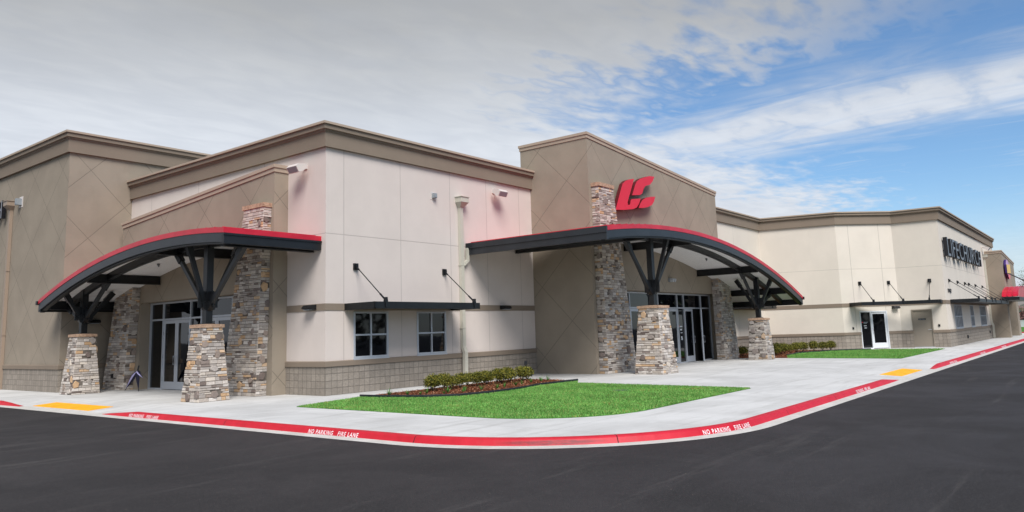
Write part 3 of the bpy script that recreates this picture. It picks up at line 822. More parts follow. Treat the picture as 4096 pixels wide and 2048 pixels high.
def stone_face(mb, bl, br, tr, tl, grey=0.0, bigs=6):
    """ledgestone on a quad face; corners as seen from outside, bl bottom-left"""
    bl, br, tr, tl = map(Vector, (bl, br, tr, tl)); n = (br - bl).cross(tl - bl).normalized(); H = ((tl - bl).length + (tr - br).length) / 2
    P = lambda s, t, o: (bl * (1 - s) + br * s) * (1 - t) + (tl * (1 - s) + tr * s) * t + n * o
    wid = lambda t: ((br - bl) * (1 - t) + (tr - tl) * t).length
    big = []
    for _ in range(bigs * 8):
        if len(big) >= bigs: break
        rs, rt = random.uniform(0.08, 0.16), random.uniform(0.08, 0.15)
        t = random.uniform(0.05, 0.95); w0 = wid(t)
        s = random.uniform(0.1, 0.9)
        if any(abs((s - b[0]) * w0) < rs + b[2] + 0.12 and abs((t - b[1]) * H) < rt + b[3] + 0.12 for b in big): continue
        big.append((s, t, rs, rt))
    z = 0.0; mb.use('stone')
    while z < H - 0.01:
        h = min(random.choice((0.05, 0.06, 0.075, 0.09, 0.11)), H - z)
        if H - z - h < 0.03: h = H - z
        t0, t1 = z / H, (z + h) / H; W_ = wid((t0 + t1) / 2); x = 0.0
        while x < W_ - 0.005:
            l = random.uniform(0.1, 0.36) if h < 0.09 else random.uniform(0.12, 0.3)
            if W_ - x - l < 0.07: l = W_ - x
            s0, s1 = x / W_, (x + l) / W_
            sc, tcn = (s0 + s1) / 2, (t0 + t1) / 2
            if not any(((sc - b[0]) * W_ / (b[2] * 0.9)) ** 2 + ((tcn - b[1]) * H / (b[3] * 0.95)) ** 2 < 1 for b in big):
                gs, gt = 0.0045 / W_, 0.004 / H
                mb.c = stone_col(grey=grey); d = random.uniform(0.012, 0.028); j = lambda: random.uniform(-0.004, 0.004)
                e0, e1 = (0 if x == 0 else gs), (0 if x + l >= W_ - 0.001 else gs)
                A = [mb.vert(P(s0 + e0, t0 + gt, 0)), mb.vert(P(s1 - e1, t0 + gt, 0)), mb.vert(P(s1 - e1, t1 - gt, 0)), mb.vert(P(s0 + e0, t1 - gt, 0))]
                q = 0.007
                B_ = [mb.vert(P(s0 + e0 + q / W_, t0 + gt + q / H, d + j())), mb.vert(P(s1 - e1 - q / W_, t0 + gt + q / H, d + j())), mb.vert(P(s1 - e1 - q / W_, t1 - gt - q / H, d + j())), mb.vert(P(s0 + e0 + q / W_, t1 - gt - q / H, d + j()))]
                mb.face(B_)
                for k in range(4): mb.face((A[k], A[(k + 1) % 4], B_[(k + 1) % 4], B_[k]))
            x += l
        z += h
    for s, t, rs, rt in big:
        W_ = wid(t); mb.c = stone_col(True, grey=grey); k = random.choice((5, 6, 7)); ph = random.random()
        A, B_ = [], []
        for i in range(k):
            a = 2 * math.pi * (i + ph + random.uniform(-0.15, 0.15)) / k; r = random.uniform(0.8, 1.2)
            for lst, q, dd2 in ((A, 1.05, 0.0), (B_, 0.86, random.uniform(0.036, 0.045))):
                ss = min(1, max(0, s + math.cos(a) * rs * r * q / W_)); tt = min(0.995, max(0.003, t + math.sin(a) * rt * r * q / H)); lst.append(mb.vert(P(ss, tt, dd2)))
        mb.face(B_)
        for i in range(k): mb.face((A[i], A[(i + 1) % k], B_[(i + 1) % k], B_[i]))


def stone_shaft(x0, x1, y0, y1, X0, X1, Y0, Y1, z0, z1, sides, grey=0.0, bigs=6):
    """tapered shaft: bottom rectangle x0..y1, top rectangle X0..Y1; only listed sides get facing stones on the core"""
    mb = MB(); mb.use('mortar'); e = 0.0
    b = [(x0, y0, z0), (x1, y0, z0), (x1, y1, z0), (x0, y1, z0)]; t = [(X0, Y0, z1), (X1, Y0, z1), (X1, Y1, z1), (X0, Y1, z1)]
    ib = [mb.vert(p) for p in b]; it = [mb.vert(p) for p in t]; mb.face(it)
    for k in range(4): mb.face((ib[k], ib[(k + 1) % 4], it[(k + 1) % 4], it[k]))
    S = {'S': 0, 'E': 1, 'N': 2, 'W': 3}
    for s_ in sides:
        k = S[s_]; stone_face(mb, b[k], b[(k + 1) % 4], t[(k + 1) % 4], t[k], grey, bigs)
    return mb


def cap_block(x0, x1, y0, y1, z0, h, ov=0.05, pitch=0.03):
    mb = MB(); mb.box(x0 - ov, x1 + ov, y0 - ov, y1 + ov, z0, z0 + h)
    a = [mb.vert((x, y, z0 + h)) for x, y in ((x0 - ov, y0 - ov), (x1 + ov, y0 - ov), (x1 + ov, y1 + ov), (x0 - ov, y1 + ov))]
    c = mb.vert(((x0 + x1) / 2, (y0 + y1) / 2, z0 + h + pitch))
    for k in range(4): mb.face((a[k], a[(k + 1) % 4], c))
    return mb


# pilasters of the building
pil = build(stone_shaft(-0.85, -0.5, 2.12, 3.92, -0.76, -0.5, 1.98, 3.02, 0, 5.62, 'SW', bigs=20), 'stone_pilaster', None, church, attrs=('stone',))
build(cap_block(-0.76, -0.47, 1.98, 3.02, 5.62, 0.13), 'cap', 'cap_stone', pil)
pil = build(stone_shaft(-0.85, -0.5, 10.35, 11.95, -0.78, -0.5, 10.0, 11.2, 0, 4.1, 'SW', bigs=13), 'stone_pilaster', None, church, attrs=('stone',))
build(cap_block(-0.78, -0.47, 10.0, 11.2, 4.1, 0.1), 'cap', 'cap_stone', pil)
pil = build(stone_shaft(10.3, 12.42, -3.12, -2.75, 10.3, 11.35, -3.06, -2.75, 0, 7.0, 'SW', bigs=24), 'stone_pilaster', None, church, attrs=('stone',))
build(cap_block(10.3, 11.35, -3.06, -2.72, 7.0, 0.14), 'cap', 'cap_stone', pil)
pil = build(stone_shaft(20.85, 22.55, -3.15, -2.75, 20.75, 22.0, -3.08, -2.75, 0, 4.4, 'SWE', grey=0.35, bigs=8), 'stone_pilaster', None, church, attrs=('stone',))
build(cap_block(20.75, 22.0, -3.08, -2.72, 4.4, 0.1), 'cap', 'cap_stone', pil)


# ------------------------------------------------------------------ entrance canopies
def canopy(mapf, s0, s1, sa, za, Rr, D, dmin, posts, label, loc, seam_n, greys, ndir):
    """mapf(s, d, z) -> world; s along the wall, d out from it; posts: (s, d, pillar half, top half, pillar height)"""
    root = empty('entrance_canopy', loc, label, 'canopy', 'entrance canopies')
    zt = lambda s: za - (Rr - math.sqrt(Rr * Rr - (s - sa) ** 2))
    NS = 36; ss = [s0 + (s1 - s0) * k / NS for k in range(NS + 1)]

    def arc(mb, d0, d1, zo0, zo1, a0=s0, a1=s1, n=NS):
        q = [a0 + (a1 - a0) * k / n for k in range(n + 1)]
        rings = []
        for s in q:
            di = d0(s) if callable(d0) else d0
            rings.append([mb.vert(mapf(s, d, zt(s) + zo), s) for d, zo in ((di, zo0), (d1, zo0), (d1, zo1), (di, zo1))])
        for A, B in zip(rings, rings[1:]):
            for k in range(4): mb.face((A[k], A[(k + 1) % 4], B[(k + 1) % 4], B[k]))
        mb.face(rings[0]); mb.face(rings[-1][::-1]); return mb

    rf = MB()                                                    # curved red roof with seams
    a_end = s1
    arc(rf, dmin, D + 0.02, -0.14, 0.0)
    sm = rf
    k = s0 + 0.25
    ribs = []
    while k < s1 - 0.1: ribs.append(k); k += 0.42
    for k in ribs:
        z = zt(k); sm.beam(mapf(k, dmin(k) + 0.02, z + 0.012), mapf(k, D - 0.1, z + 0.012), 0.025, 0.035)
    ro = build(rf, 'roof_sheet', 'red_metal', root)
    fa = MB(); arc(fa, D - 0.05, D + 0.005, -0.39, -0.145); build(fa, 'front_fascia', 'fascia', root)
    fb = MB(); arc(fb, D - 0.2, D - 0.055, -0.44, -0.16); build(fb, 'arched_beam', 'steel', root)
    for dd_ in (posts[0][1],):
        fb = MB(); arc(fb, dd_ - 0.07, dd_ + 0.07, -0.41, -0.16); build(fb, 'arched_beam', 'steel', root)
    # end fascia at the high side (straight, along d) and at the low side
    ef = MB(); z = zt(s0)
    P = lambda s, d, zz_: mapf(s, d, zz_)
    t_ = (z - 0.005) if greys else z - 0.145
    ef.box(s0 - 0.05, s0 + 0.03, 0.02, D + 0.03, z - 0.2, t_, P); ef.box(s0 - 0.02, s0 + 0.1, 0.02, D + 0.012, z - 0.42, z - 0.202, P)
    build(ef, 'end_fascia', 'fascia' if greys else 'steel', root)
    ef = MB(); z = zt(s1); dm = dmin(s1)
    ef.box(s1 - 0.15, s1 + 0.02, dm + 0.02, D - 0.01, z - 0.42, z - 0.14, P); build(ef, 'end_beam', 'steel', root)
    gt = MB(); gt.box(s1 + 0.02, s1 + 0.13, dm + 0.02, D + 0.06, z - 0.17, z - 0.03, P); build(gt, 'gutter', 'steel', root)
    so_ = MB(); arc(so_, dmin, D - 0.21, -0.19, -0.14, s0 + 0.08, s1 - 0.03); build(so_, 'soffit', 'soffit', root, attrs=('along',))
    # purlins
    sp = []
    for p in posts: sp += [p[0] - 1.75, min(p[0] + 1.75, s1 - 0.4)]
    for s in sp:
        z = zt(s) - 0.19; pm = MB(); pm.box(s - 0.07, s + 0.07, dmin(s) + 0.01, D - 0.21, z - 0.27, z - 0.0, P)
        pm.box(s - 0.11, s + 0.11, dmin(s) + 0.01, D - 0.215, z - 0.295, z - 0.272, P); build(pm, 'purlin', 'steel', root)
    # posts with braces on stone pillars
    for (ps, pd, hb, ht, hz, gy) in posts:
        c = mapf(ps, pd, 0); x, y = c[0], c[1]; cx, cy = mapf(ps, pd, 1)[:2]
        sh = stone_shaft(x - hb, x + hb, y - hb, y + hb, x - ht, x + ht, y - ht, y + ht, 0, hz, 'SWEN', grey=gy, bigs=8)
        pi_ = build(sh, 'stone_pillar', None, root, attrs=('stone',)); build(cap_block(x - ht, x + ht, y - ht, y + ht, hz, 0.09, 0.05), 'cap', 'cap_stone', pi_)
        ztop = zt(ps) - 0.2
        po = MB(); po.box(x - 0.1, x + 0.1, y - 0.1, y + 0.1, hz + 0.05, ztop - 0.02); po.box(x - 0.15, x + 0.15, y - 0.15, y + 0.15, hz + 0.1, hz + 0.13)
        post = build(po, 'post', 'steel', root)
        gp = MB(); gz = hz + 0.75
        gp.box(x - 0.3, x + 0.3, y - 0.012, y + 0.012, gz - 0.18, gz + 0.28); gp.box(x - 0.012, x + 0.012, y - 0.3, y + 0.3, gz - 0.18, gz + 0.28); build(gp, 'gusset_plate', 'steel', post)
        for ds, dd2 in ((min(1.75, s1 - 0.4 - ps), 0), (-1.75, 0), (0, min(0.72, D - pd - 0.2)), (0, -0.95 if pd - 0.95 > dmin(ps) else -0.9)):
            ze = zt(ps + ds) - 0.42
            pa = Vector(mapf(ps + ds * 0.04, pd + dd2 * 0.1, hz + 0.55)); pb = Vector(mapf(ps + ds, pd + dd2, ze + 0.12 if dd2 else ze - 0.02))
            br_ = MB(); br_.beam(pa, pb, 0.1, 0.12); b_o = build(br_, 'brace', 'steel', root)
            ep = MB(); dirv = (pb - pa).normalized(); e0 = pb - dirv * 0.2
            ep.beam(e0 - dirv * 0.16, pb + dirv * 0.02, 0.15, 0.17); build(ep, 'end_plate', 'steel', b_o)
            ep = MB(); ep.beam(pa - dirv * 0.02, pa + dirv * 0.2, 0.15, 0.17); build(ep, 'end_plate', 'steel', b_o)
    # small lamp under the soffit
    return root, zt


dl = lambda s: 0.52
canL, ztL = canopy(lambda s, d, z: Vector((-d, s, z)), 0.2, 12.02, 3.0, 4.73, 28.6, 3.12, lambda s: 0.0 if s < 1.8 else 0.51,
                   [(2.38, 2.27, 0.46, 0.29, 2.02, 0.0), (10.4, 2.27, 0.46, 0.29, 1.93, 0.0)],
                   'smaller left entrance canopy, red roof curving down to the left on two stone pillars', (-1.6, 6.1, 0), 26, False, 'L')
canR, ztR = canopy(lambda s, d, z: Vector((s, -d, z)), 6.15, 24.5, 11.5, 5.17, 38.7, 5.81, lambda s: 0.0 if s < 10.05 else (2.76 if s < 21.9 else 1.32),
                   [(10.82, 4.8, 0.56, 0.38, 2.31, 0.0), (20.98, 4.85, 0.45, 0.33, 1.8, 0.3)],
                   'larger right entrance canopy, red roof curving down to the right on two stone pillars', (15.3, -4.3, 0), 40, True, 'R')


# ------------------------------------------------------------------ flat steel awnings on tie rods
def awning(wallp, out, z0, z1, ties, label, tie_z):
    """wallp: plan points on the wall (outside to the right)"""
    P = [Vector(p) for p in wallp]; N = []
    for k in range(len(P)):
        ns = []
        if k > 0: d = (P[k] - P[k - 1]).normalized(); ns.append(Vector((d.y, -d.x)))
        if k < len(P) - 1: d = (P[k + 1] - P[k]).normalized(); ns.append(Vector((d.y, -d.x)))
        n = sum(ns, Vector((0, 0))).normalized(); N.append(n / n.dot(ns[0]))
    Q = [p + n * out for p, n in zip(P, N)]; W0 = [p + n * 0.03 for p, n in zip(P, N)]
    c = sum(P, Vector((0, 0))) / len(P)
    root = empty('wall_awning', (c.x, c.y, z0), label, 'awning', 'flat black awnings hung on tie rods')
    mb = MB()
    ring = [W0[0]] + Q + [W0[-1]]
    for a, b in zip(ring, ring[1:]):
        d = (b - a).normalized(); n = Vector((-d.y, d.x)); i_ = n * 0.05
        for (za, zb, w_) in ((z0, z0 + 0.02, 0.06), (z1 - 0.02, z1, 0.06), (z0 + 0.02, z1 - 0.02, 0.012)):
            nn = -n if (a + n - c).length > (a - c).length else n
            mb.prism([(a.x, a.y, za), (b.x, b.y, za), (b.x + nn.x * w_, b.y + nn.y * w_, za), (a.x + nn.x * w_, a.y + nn.y * w_, za)], (0, 0, 1), 0, zb - za)
    build(mb, 'channel_frame', 'steel', root)
    dk = MB(); ins = [p * 0.995 + c * 0.005 for p in ring]; zm = (z0 + z1) / 2
    dk.prism([(p.x, p.y, zm) for p in ins], (0, 0, 1), -0.03, 0.02); build(dk, 'deck', 'steel', root)
    for (px_, py_, nx, ny) in ties:
        t = MB(); a = Vector((px_ + nx * 0.06, py_ + ny * 0.06, tie_z)); b = Vector((px_ + nx * (out - 0.04), py_ + ny * (out - 0.04), z1 + 0.06))
        t.tube([a, b], 0.016, 8); d = (b - a).normalized(); t.tube([b - d * 0.28, b], 0.028, 8); t.tube([a, a + d * 0.16], 0.026, 8); tr_ = build(t, 'tie_rod', 'steel', root)
        w_ = MB(); sx_, sy_ = -ny, nx
        w_.prism([(px_ + nx * 0.005 + sx_ * q, py_ + ny * 0.005 + sy_ * q, tie_z + r_) for q, r_ in ((-0.085, -0.1), (0.085, -0.1), (0.085, 0.1), (-0.085, 0.1))], (nx, ny, 0), 0, 0.05)
        w_.prism([(px_ + nx * 0.05 + sx_ * q, py_ + ny * 0.05 + sy_ * q, tie_z + r_) for q, r_ in ((-0.04, -0.06), (0.04, -0.06), (0.04, 0.06), (-0.04, 0.06))], (nx, ny, 0), 0, 0.06)
        build(w_, 'wall_plate', 'steel', tr_); w_ = MB()
        e = (px_ + nx * out, py_ + ny * out)
        w_.prism([(e[0] - nx * 0.06 + sx_ * q, e[1] - ny * 0.06 + sy_ * q, zz_) for q, zz_ in ((-0.03, z0 + 0.03), (0.03, z0 + 0.03), (0.05, z1 + 0.02), (0.035, z1 + 0.13), (-0.035, z1 + 0.13), (-0.05, z1 + 0.02))], (nx, ny, 0), 0, 0.09)
        build(w_, 'bracket', 'steel', tr_)
    return root


awning([(0.67, 0), (5.25, 0)], 1.36, 2.42, 2.62, [(1.10, 0, 0, -1), (4.98, 0, 0, -1)], 'flat black awning over the pair of four pane windows', 3.73)
q = math.sqrt(0.5)
awning([seg_pt(2, 0.45), RWp[3], seg_pt(3, 2.25)], 1.25, 2.46, 2.66, [(*seg_pt(2, 1.2), -q, -q), (*seg_pt(2, 3.0), -q, -q), (*seg_pt(3, 1.7), -1, -0.08)], 'flat black awning over the white glass door and the tan steel door', 3.78)
awning([(36.5, -10.4), (52.2, -10.4)], 1.45, 2.48, 2.68, [(x, -10.4, 0, -1) for x in (36.8, 39.8, 42.7, 44.4, 47.4, 50.9)], 'long black awning under the big wall lettering, hung on six rods', 3.78)
awning([(26.3, -1.3), (30.2, -1.3)], 1.2, 2.46, 2.66, [(26.8, -1.3, 0, -1), (29.6, -1.3, 0, -1)], 'flat black awning half hidden behind the right canopy pillar', 3.75)

# far right canopy: red barrel roof on rods
root = empty('entrance_canopy', (56, -12.6, 0), 'small far canopy with ribbed red roof at the right edge of the photo', 'canopy', 'entrance canopies')
prof3 = [(51.4, 3.0), (51.6, 3.16), (52.0, 3.34), (52.6, 3.5), (53.4, 3.64), (54.4, 3.75), (55.5, 3.8), (60, 3.82)]
mb = MB(); rings = [[mb.vert((x, y, z)) for y in (-11.52, -12.5)] for x, z in prof3]
for A, B in zip(rings, rings[1:]): mb.face((A[0], B[0], B[1], A[1]))
base_ = [mb.vert((60, y, 3.0)) for y in (-11.52, -12.5)]
mb.face([r[1] for r in rings] + [base_[1]]); mb.face([r[0] for r in rings][::-1] + [base_[0]])
for y in (-11.55, -11.87, -12.19, -12.5): mb.tube([(x - 0.02, y, z + 0.02) for x, z in prof3], 0.035, 6)
ro = build(mb, 'roof_sheet', 'red_metal', root)
mb = MB(); mb.box(51.3, 60, -12.6, -11.52, 2.74, 2.97); build(mb, 'fascia', 'steel', root)
for x, y in ((55.6, -13.1), (58.6, -13.1)):
    mb = MB(); mb.tube([(x, -11.5, 5.0), (x, -11.5 - 1.9, 3.75)], 0.03, 8); rd = build(mb, 'tie_rod', 'steel', root)

# ------------------------------------------------------------------ signs
# red emblem: three curved pieces
root = empty('emblem_sign', (13.1, -2.76, 6.9), 'big red emblem of three curved blades on the tan entrance wall', 'sign')
L1 = [(13.07, 7.65), (12.64, 7.56), (12.34, 7.46), (12.11, 7.31), (11.98, 7.1), (11.46, 6.2), (12.17, 6.27), (12.88, 6.38), (13.16, 6.47), (13.38, 6.66), (13.54, 6.89), (12.76, 6.77), (12.68, 6.68), (12.62, 6.53), (12.46, 6.5), (12.43, 6.6)]
L2 = [(14.86, 7.99), (14.4, 7.95), (13.97, 7.84), (13.55, 7.71), (13.26, 7.55), (13.11, 7.37), (12.84, 6.94), (13.5, 7.03), (13.7, 7.12), (13.86, 7.36), (14.02, 7.48), (14.41, 7.58), (14.65, 7.74)]
L3 = [(14.83, 7.12), (14.4, 7.06), (13.98, 6.97), (13.69, 6.85), (13.48, 6.67), (13.33, 6.47), (13.75, 6.52), (14.14, 6.6), (14.5, 6.73), (14.7, 6.9)]
for L in (L1, L2, L3):
    mb = MB(); n0 = (0, -1, 0); k = len(L)
    a = [mb.vert((x, -2.93, z)) for x, z in L]; b = [mb.vert((x, -3.08, z)) for x, z in L]
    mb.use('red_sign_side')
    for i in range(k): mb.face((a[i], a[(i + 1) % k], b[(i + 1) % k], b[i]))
    mb.face(a)
    mb.use('red_sign'); mb.face(b[::-1])
    x, z = {16: (12.2, 6.5), 13: (13.5, 7.3), 10: (14.0, 6.75)}.get(k, (12.2, 6.5))
    mb.use('steel'); mb.box(x - 0.03, x + 0.03, -2.935, -2.752, z - 0.03, z + 0.03)
    build(mb, 'emblem_piece', None, root)

# black channel letters LIFECHURCH on the right wing
root = empty('channel_letter_sign', (43, -10.42, 5.2), 'grey faced black channel letters spelling LIFECHURCH on the right wing', 'sign')
word = 'LIFECHURCH'; x = 36.0; span = 14.0
wd = [text_faces(c, 1.0, 0.0) for c in word]; wds = [max(v[0] for v in t[0]) - min(v[0] for v in t[0]) for t in wd]; mn = [min(v[0] for v in t[0]) for t in wd]
gap = 0.16; tot = sum(wds) + gap * 9; k = span / tot
for c, w_, m0 in zip(word, wds, mn):
    mb = MB(); add_text(mb, c, 1.58, 0.11, (x - m0 * k, -10.57, 5.2), (1, 0, 0), (0, 0, 1), (0, -1, 0), xs=k / 1.58, face_m='letter_face', side_m='letter_side')
    build(mb, 'letter', None, root); x += (w_ + gap) * k
for z in (5.5, 6.05):
    rl = MB(); rl.box(36, 50, -10.46, -10.41, z, z + 0.04); build(rl, 'mounting_rail', 'letter_side', root)
# last letter of the sign on the tall left wing, cut by the frame
mb = MB(); add_text(mb, 'H', 1.1, 0.08, (-2.5, 18.62, 6.95), (0, -1, 0), (0, 0, 1), (-1, 0, 0), xs=1.0, face_m='letter_face', side_m='letter_side')
add_text(mb, 'C', 1.1, 0.08, (-2.5, 19.6, 6.95), (0, -1, 0), (0, 0, 1), (-1, 0, 0), xs=1.0, face_m='letter_face', side_m='letter_side')
tag(build(mb, 'channel_letter_sign', None, loc=(-2.4, 18.6, 6.95)), 'dark channel letter cut by the left edge, behind the tan downspout', 'sign')
# street number
mb = MB(); add_text(mb, '1962', 0.34, 0.012, (36.0, -10.43, 3.08), (1, 0, 0), (0, 0, 1), (0, -1, 0), xs=1.9, off_=-0.004)
tag(build(mb, 'street_number', 'letter_side', loc=(36.3, -10.4, 3.1)), 'dark street number on the right wing above the belt course', 'number sign')
# rounded purple sign far right
root = empty('rounded_sign', (55.8, -11.5, 5.2), 'purple edged rounded sign with yellow banner on the far tan wall', 'sign')
def disc_pts(cx, cz, rx, rz, n=20, a0=0, a1=360): return [(cx + rx * math.cos(R(a0 + (a1 - a0) * i / n)), cz + rz * math.sin(R(a0 + (a1 - a0) * i / n))) for i in range(n + 1 if a1 - a0 < 360 else n)]
for nm_, pts, d0, d1, face in (('backing', disc_pts(56.2, 5.25, 1.15, 0.72), 11.53, 11.68, 'sign_lilac'), ('banner', [(54.9, 4.85), (57.4, 4.95), (57.4, 5.62), (54.9, 5.52)], 11.60, 11.74, 'sign_yellow'), ('lower_panel', disc_pts(56.2, 4.85, 0.75, 0.42, 12, 180, 360), 11.60, 11.72, 'sign_pink')):
    mb = MB(); k = len(pts); a = [mb.vert((x, -d0, z)) for x, z in pts]; b = [mb.vert((x, -d1, z)) for x, z in pts]
    mb.use('purple'); mb.face(a)
    for i in range(k): mb.face((a[i], a[(i + 1) % k], b[(i + 1) % k], b[i]))
    mb.use(face); mb.face(b[::-1]); build(mb, nm_, None, root)


# ------------------------------------------------------------------ wall fittings
def frame_T(p, n):
    n = Vector(n).normalized(); d = Vector((-n.y, n.x, 0)); P0 = Vector(p)
    return lambda u, o, z: P0 + d * u + n * o + Vector((0, 0, z))


def flood(p, n, tilt, label):
    T = frame_T(p, n); root = empty('flood_light', p, label, 'flood light', 'white flood lights on the walls')
    mb = MB(); c, s = math.cos(R(tilt)), math.sin(R(tilt)); Q = lambda u, a, b: T(u, 0.34 + a * c - b * s, a * s + b * c)
    pr = [(-0.17, -0.1), (0.05, -0.13), (0.17, -0.10), (0.17, 0.10), (0.05, 0.13), (-0.17, 0.04)]
    L_ = [mb.vert(Q(-0.24, a, b)) for a, b in pr]; R_ = [mb.vert(Q(0.24, a, b)) for a, b in pr]
    mb.face(L_); mb.face(R_[::-1])
    for k in range(6): mb.face((L_[k], R_[k], R_[(k + 1) % 6], L_[(k + 1) % 6]))
    hs = build(mb, 'housing', 'lamp_white', root)
    le = MB(); le.box(-0.21, 0.21, 0.171, 0.178, -0.085, 0.085, lambda u, a, b: Q(u, a, b)); build(le, 'lens', 'grey_box', hs)
    ar = MB(); ar.tube([T(0, 0, 0.08), T(0, 0.2, 0.12), T(0, 0.3, 0.04)], 0.03, 8); ar.box(-0.07, 0.07, 0, 0.03, 0.0, 0.16, T); build(ar, 'arm', 'lamp_white', root)
    return root


flood((0, 0.95, 6.72), (-1, 0, 0), -30, 'white flood light under the cornice beside the left sloped tan wall')
flood((7.75, 0, 6.8), (0, -1, 0), -30, 'white flood light under the cornice between the downspout and the right tan wall')
flood((53.4, -10.4, 6.75), (0, -1, 0), -30, 'white flood light at the far right end of the right wing')


def wall_pack(p, n, label):
    T = frame_T(p, n); mb = MB()
    pr = [(0, -0.07), (0.05, -0.075), (0.26, -0.05), (0.27, -0.02), (0.2, 0.06), (0.0, 0.075)]
    L_ = [mb.vert(T(-0.19, a, b)) for a, b in pr]; R_ = [mb.vert(T(0.19, a, b)) for a, b in pr]; mb.face(L_[::-1]); mb.face(R_)
    for k in range(6): mb.face((L_[k], L_[(k + 1) % 6], R_[(k + 1) % 6], R_[k]))
    root = build(mb, 'wall_lamp', 'black_plastic', loc=p); tag(root, label, 'wall lamp', 'black wedge wall lamps')
    le = MB(); le.box(-0.14, 0.14, 0.06, 0.24, -0.085, -0.066, T); build(le, 'lens', 'grey_box', root)


wall_pack((0.0, 0.58, 2.53), (-1, 0, 0), 'black wedge lamp on the belt course, left of the building corner')
wall_pack((8.12, -0.02, 2.54), (0, -1, 0), 'black wedge lamp on the belt course, right of the downspout')
wall_pack((*seg_pt(2, 3.25), 2.33), (-q, -q, 0), 'black wedge lamp under the awning, between the glass door and the steel door')
wall_pack((-1.27, 12.04, 2.5), (0, -1, 0), 'black wedge lamp on the tall tan wall behind the far left pillar')


def wall_box(name, p, n, w_, h, d, m, label, cat, plate=None, group=None):
    T = frame_T(p, n); mb = MB(); mb.use(m); mb.box(-w_ / 2, w_ / 2, 0.012, d, -h / 2, h / 2, T)
    mb.box(-w_ * 0.36, w_ * 0.36, d, d + 0.012, -h * 0.36, h * 0.36, T)
    if plate: mb.use(plate); mb.box(-w_ * 0.9, w_ * 0.9, 0, 0.012, -h * 0.85, h * 0.85, T)
    tag(build(mb, name, None, loc=p), label, cat, group)


wall_box('strobe_light', (4.52, 0, 6.32), (0, -1, 0), 0.15, 0.16, 0.12, 'grey_box', 'small square strobe box high on the cream wall, left of the downspout', 'strobe light', 'lamp_white')
wall_box('camera_box', (-2.35, 16.5, 7.47), (-1, 0, 0), 0.2, 0.26, 0.2, 'grey_box', 'small grey box high on the tall left wing wall', 'equipment box', 'lamp_white')
wall_box('water_tap_box', (9.35, -0.02, 0.45), (0, -1, 0), 0.13, 0.14, 0.06, 'metal_grey', 'small metal tap box in the block base by the right tan wall', 'tap box')
wall_box('socket_box', (-0.87, 11.1, 0.5), (-1, 0, 0), 0.1, 0.15, 0.06, 'black_plastic', 'grey socket box on the stone pilaster behind the left canopy', 'socket box')
wall_box('keypad', (*seg_pt(2, 0.55), 1.2), (-q, -q, 0), 0.09, 0.13, 0.04, 'black_plastic', 'small black keypad left of the white glass door', 'keypad')
wall_box('keypad', (*seg_pt(3, 1.95), 1.22), (-1, -0.08, 0), 0.1, 0.13, 0.04, 'black_plastic', 'small black keypad right of the tan steel door', 'keypad')
wall_box('vent_cover', (41.5, -10.42, 0.42), (0, -1, 0), 0.3, 0.2, 0.05, 'black_plastic', 'dark vent cover in the block base below the grille windows', 'vent')
wall_box('vent_cover', (52.3, -10.42, 0.5), (0, -1, 0), 0.3, 0.16, 0.05, 'black_plastic', 'dark vent cover in the block base next to the far downspout', 'vent')
# emergency lamp above the right doors
root = empty('emergency_lamp', (16.35, -2.75, 3.64), 'small silver twin head lamp on the tan wall over the right doors', 'wall lamp')
mb = MB(); mb.box(16.22, 16.5, -2.83, -2.751, 3.56, 3.72); build(mb, 'back_box', 'grey_box', root)
for dx in (-0.06, 0.14):
    mb = MB(); mb.tube([(16.32 + dx, -2.83, 3.66), (16.34 + dx, -2.98, 3.62)], 0.07, 12, 0.075); build(mb, 'lamp_head', 'alu', root)
for nm_, (x, y, z) in (('smaller left', (-1.4, 7.0, ztL(7.0) - 0.2)), ('larger right', (17.3, -4.1, ztR(17.3) - 0.2))):
    mb = MB(); mb.tube([(x, y, z - 0.005), (x, y, z - 0.05)], 0.05, 10); mb.tube([(x, y, z - 0.05), (x + 0.02, y, z - 0.1)], 0.025, 8); tag(build(mb, 'sprinkler_head', 'metal_grey', loc=(x, y, z)), 'tiny sprinkler head under the soffit of the ' + nm_ + ' canopy', 'sprinkler')


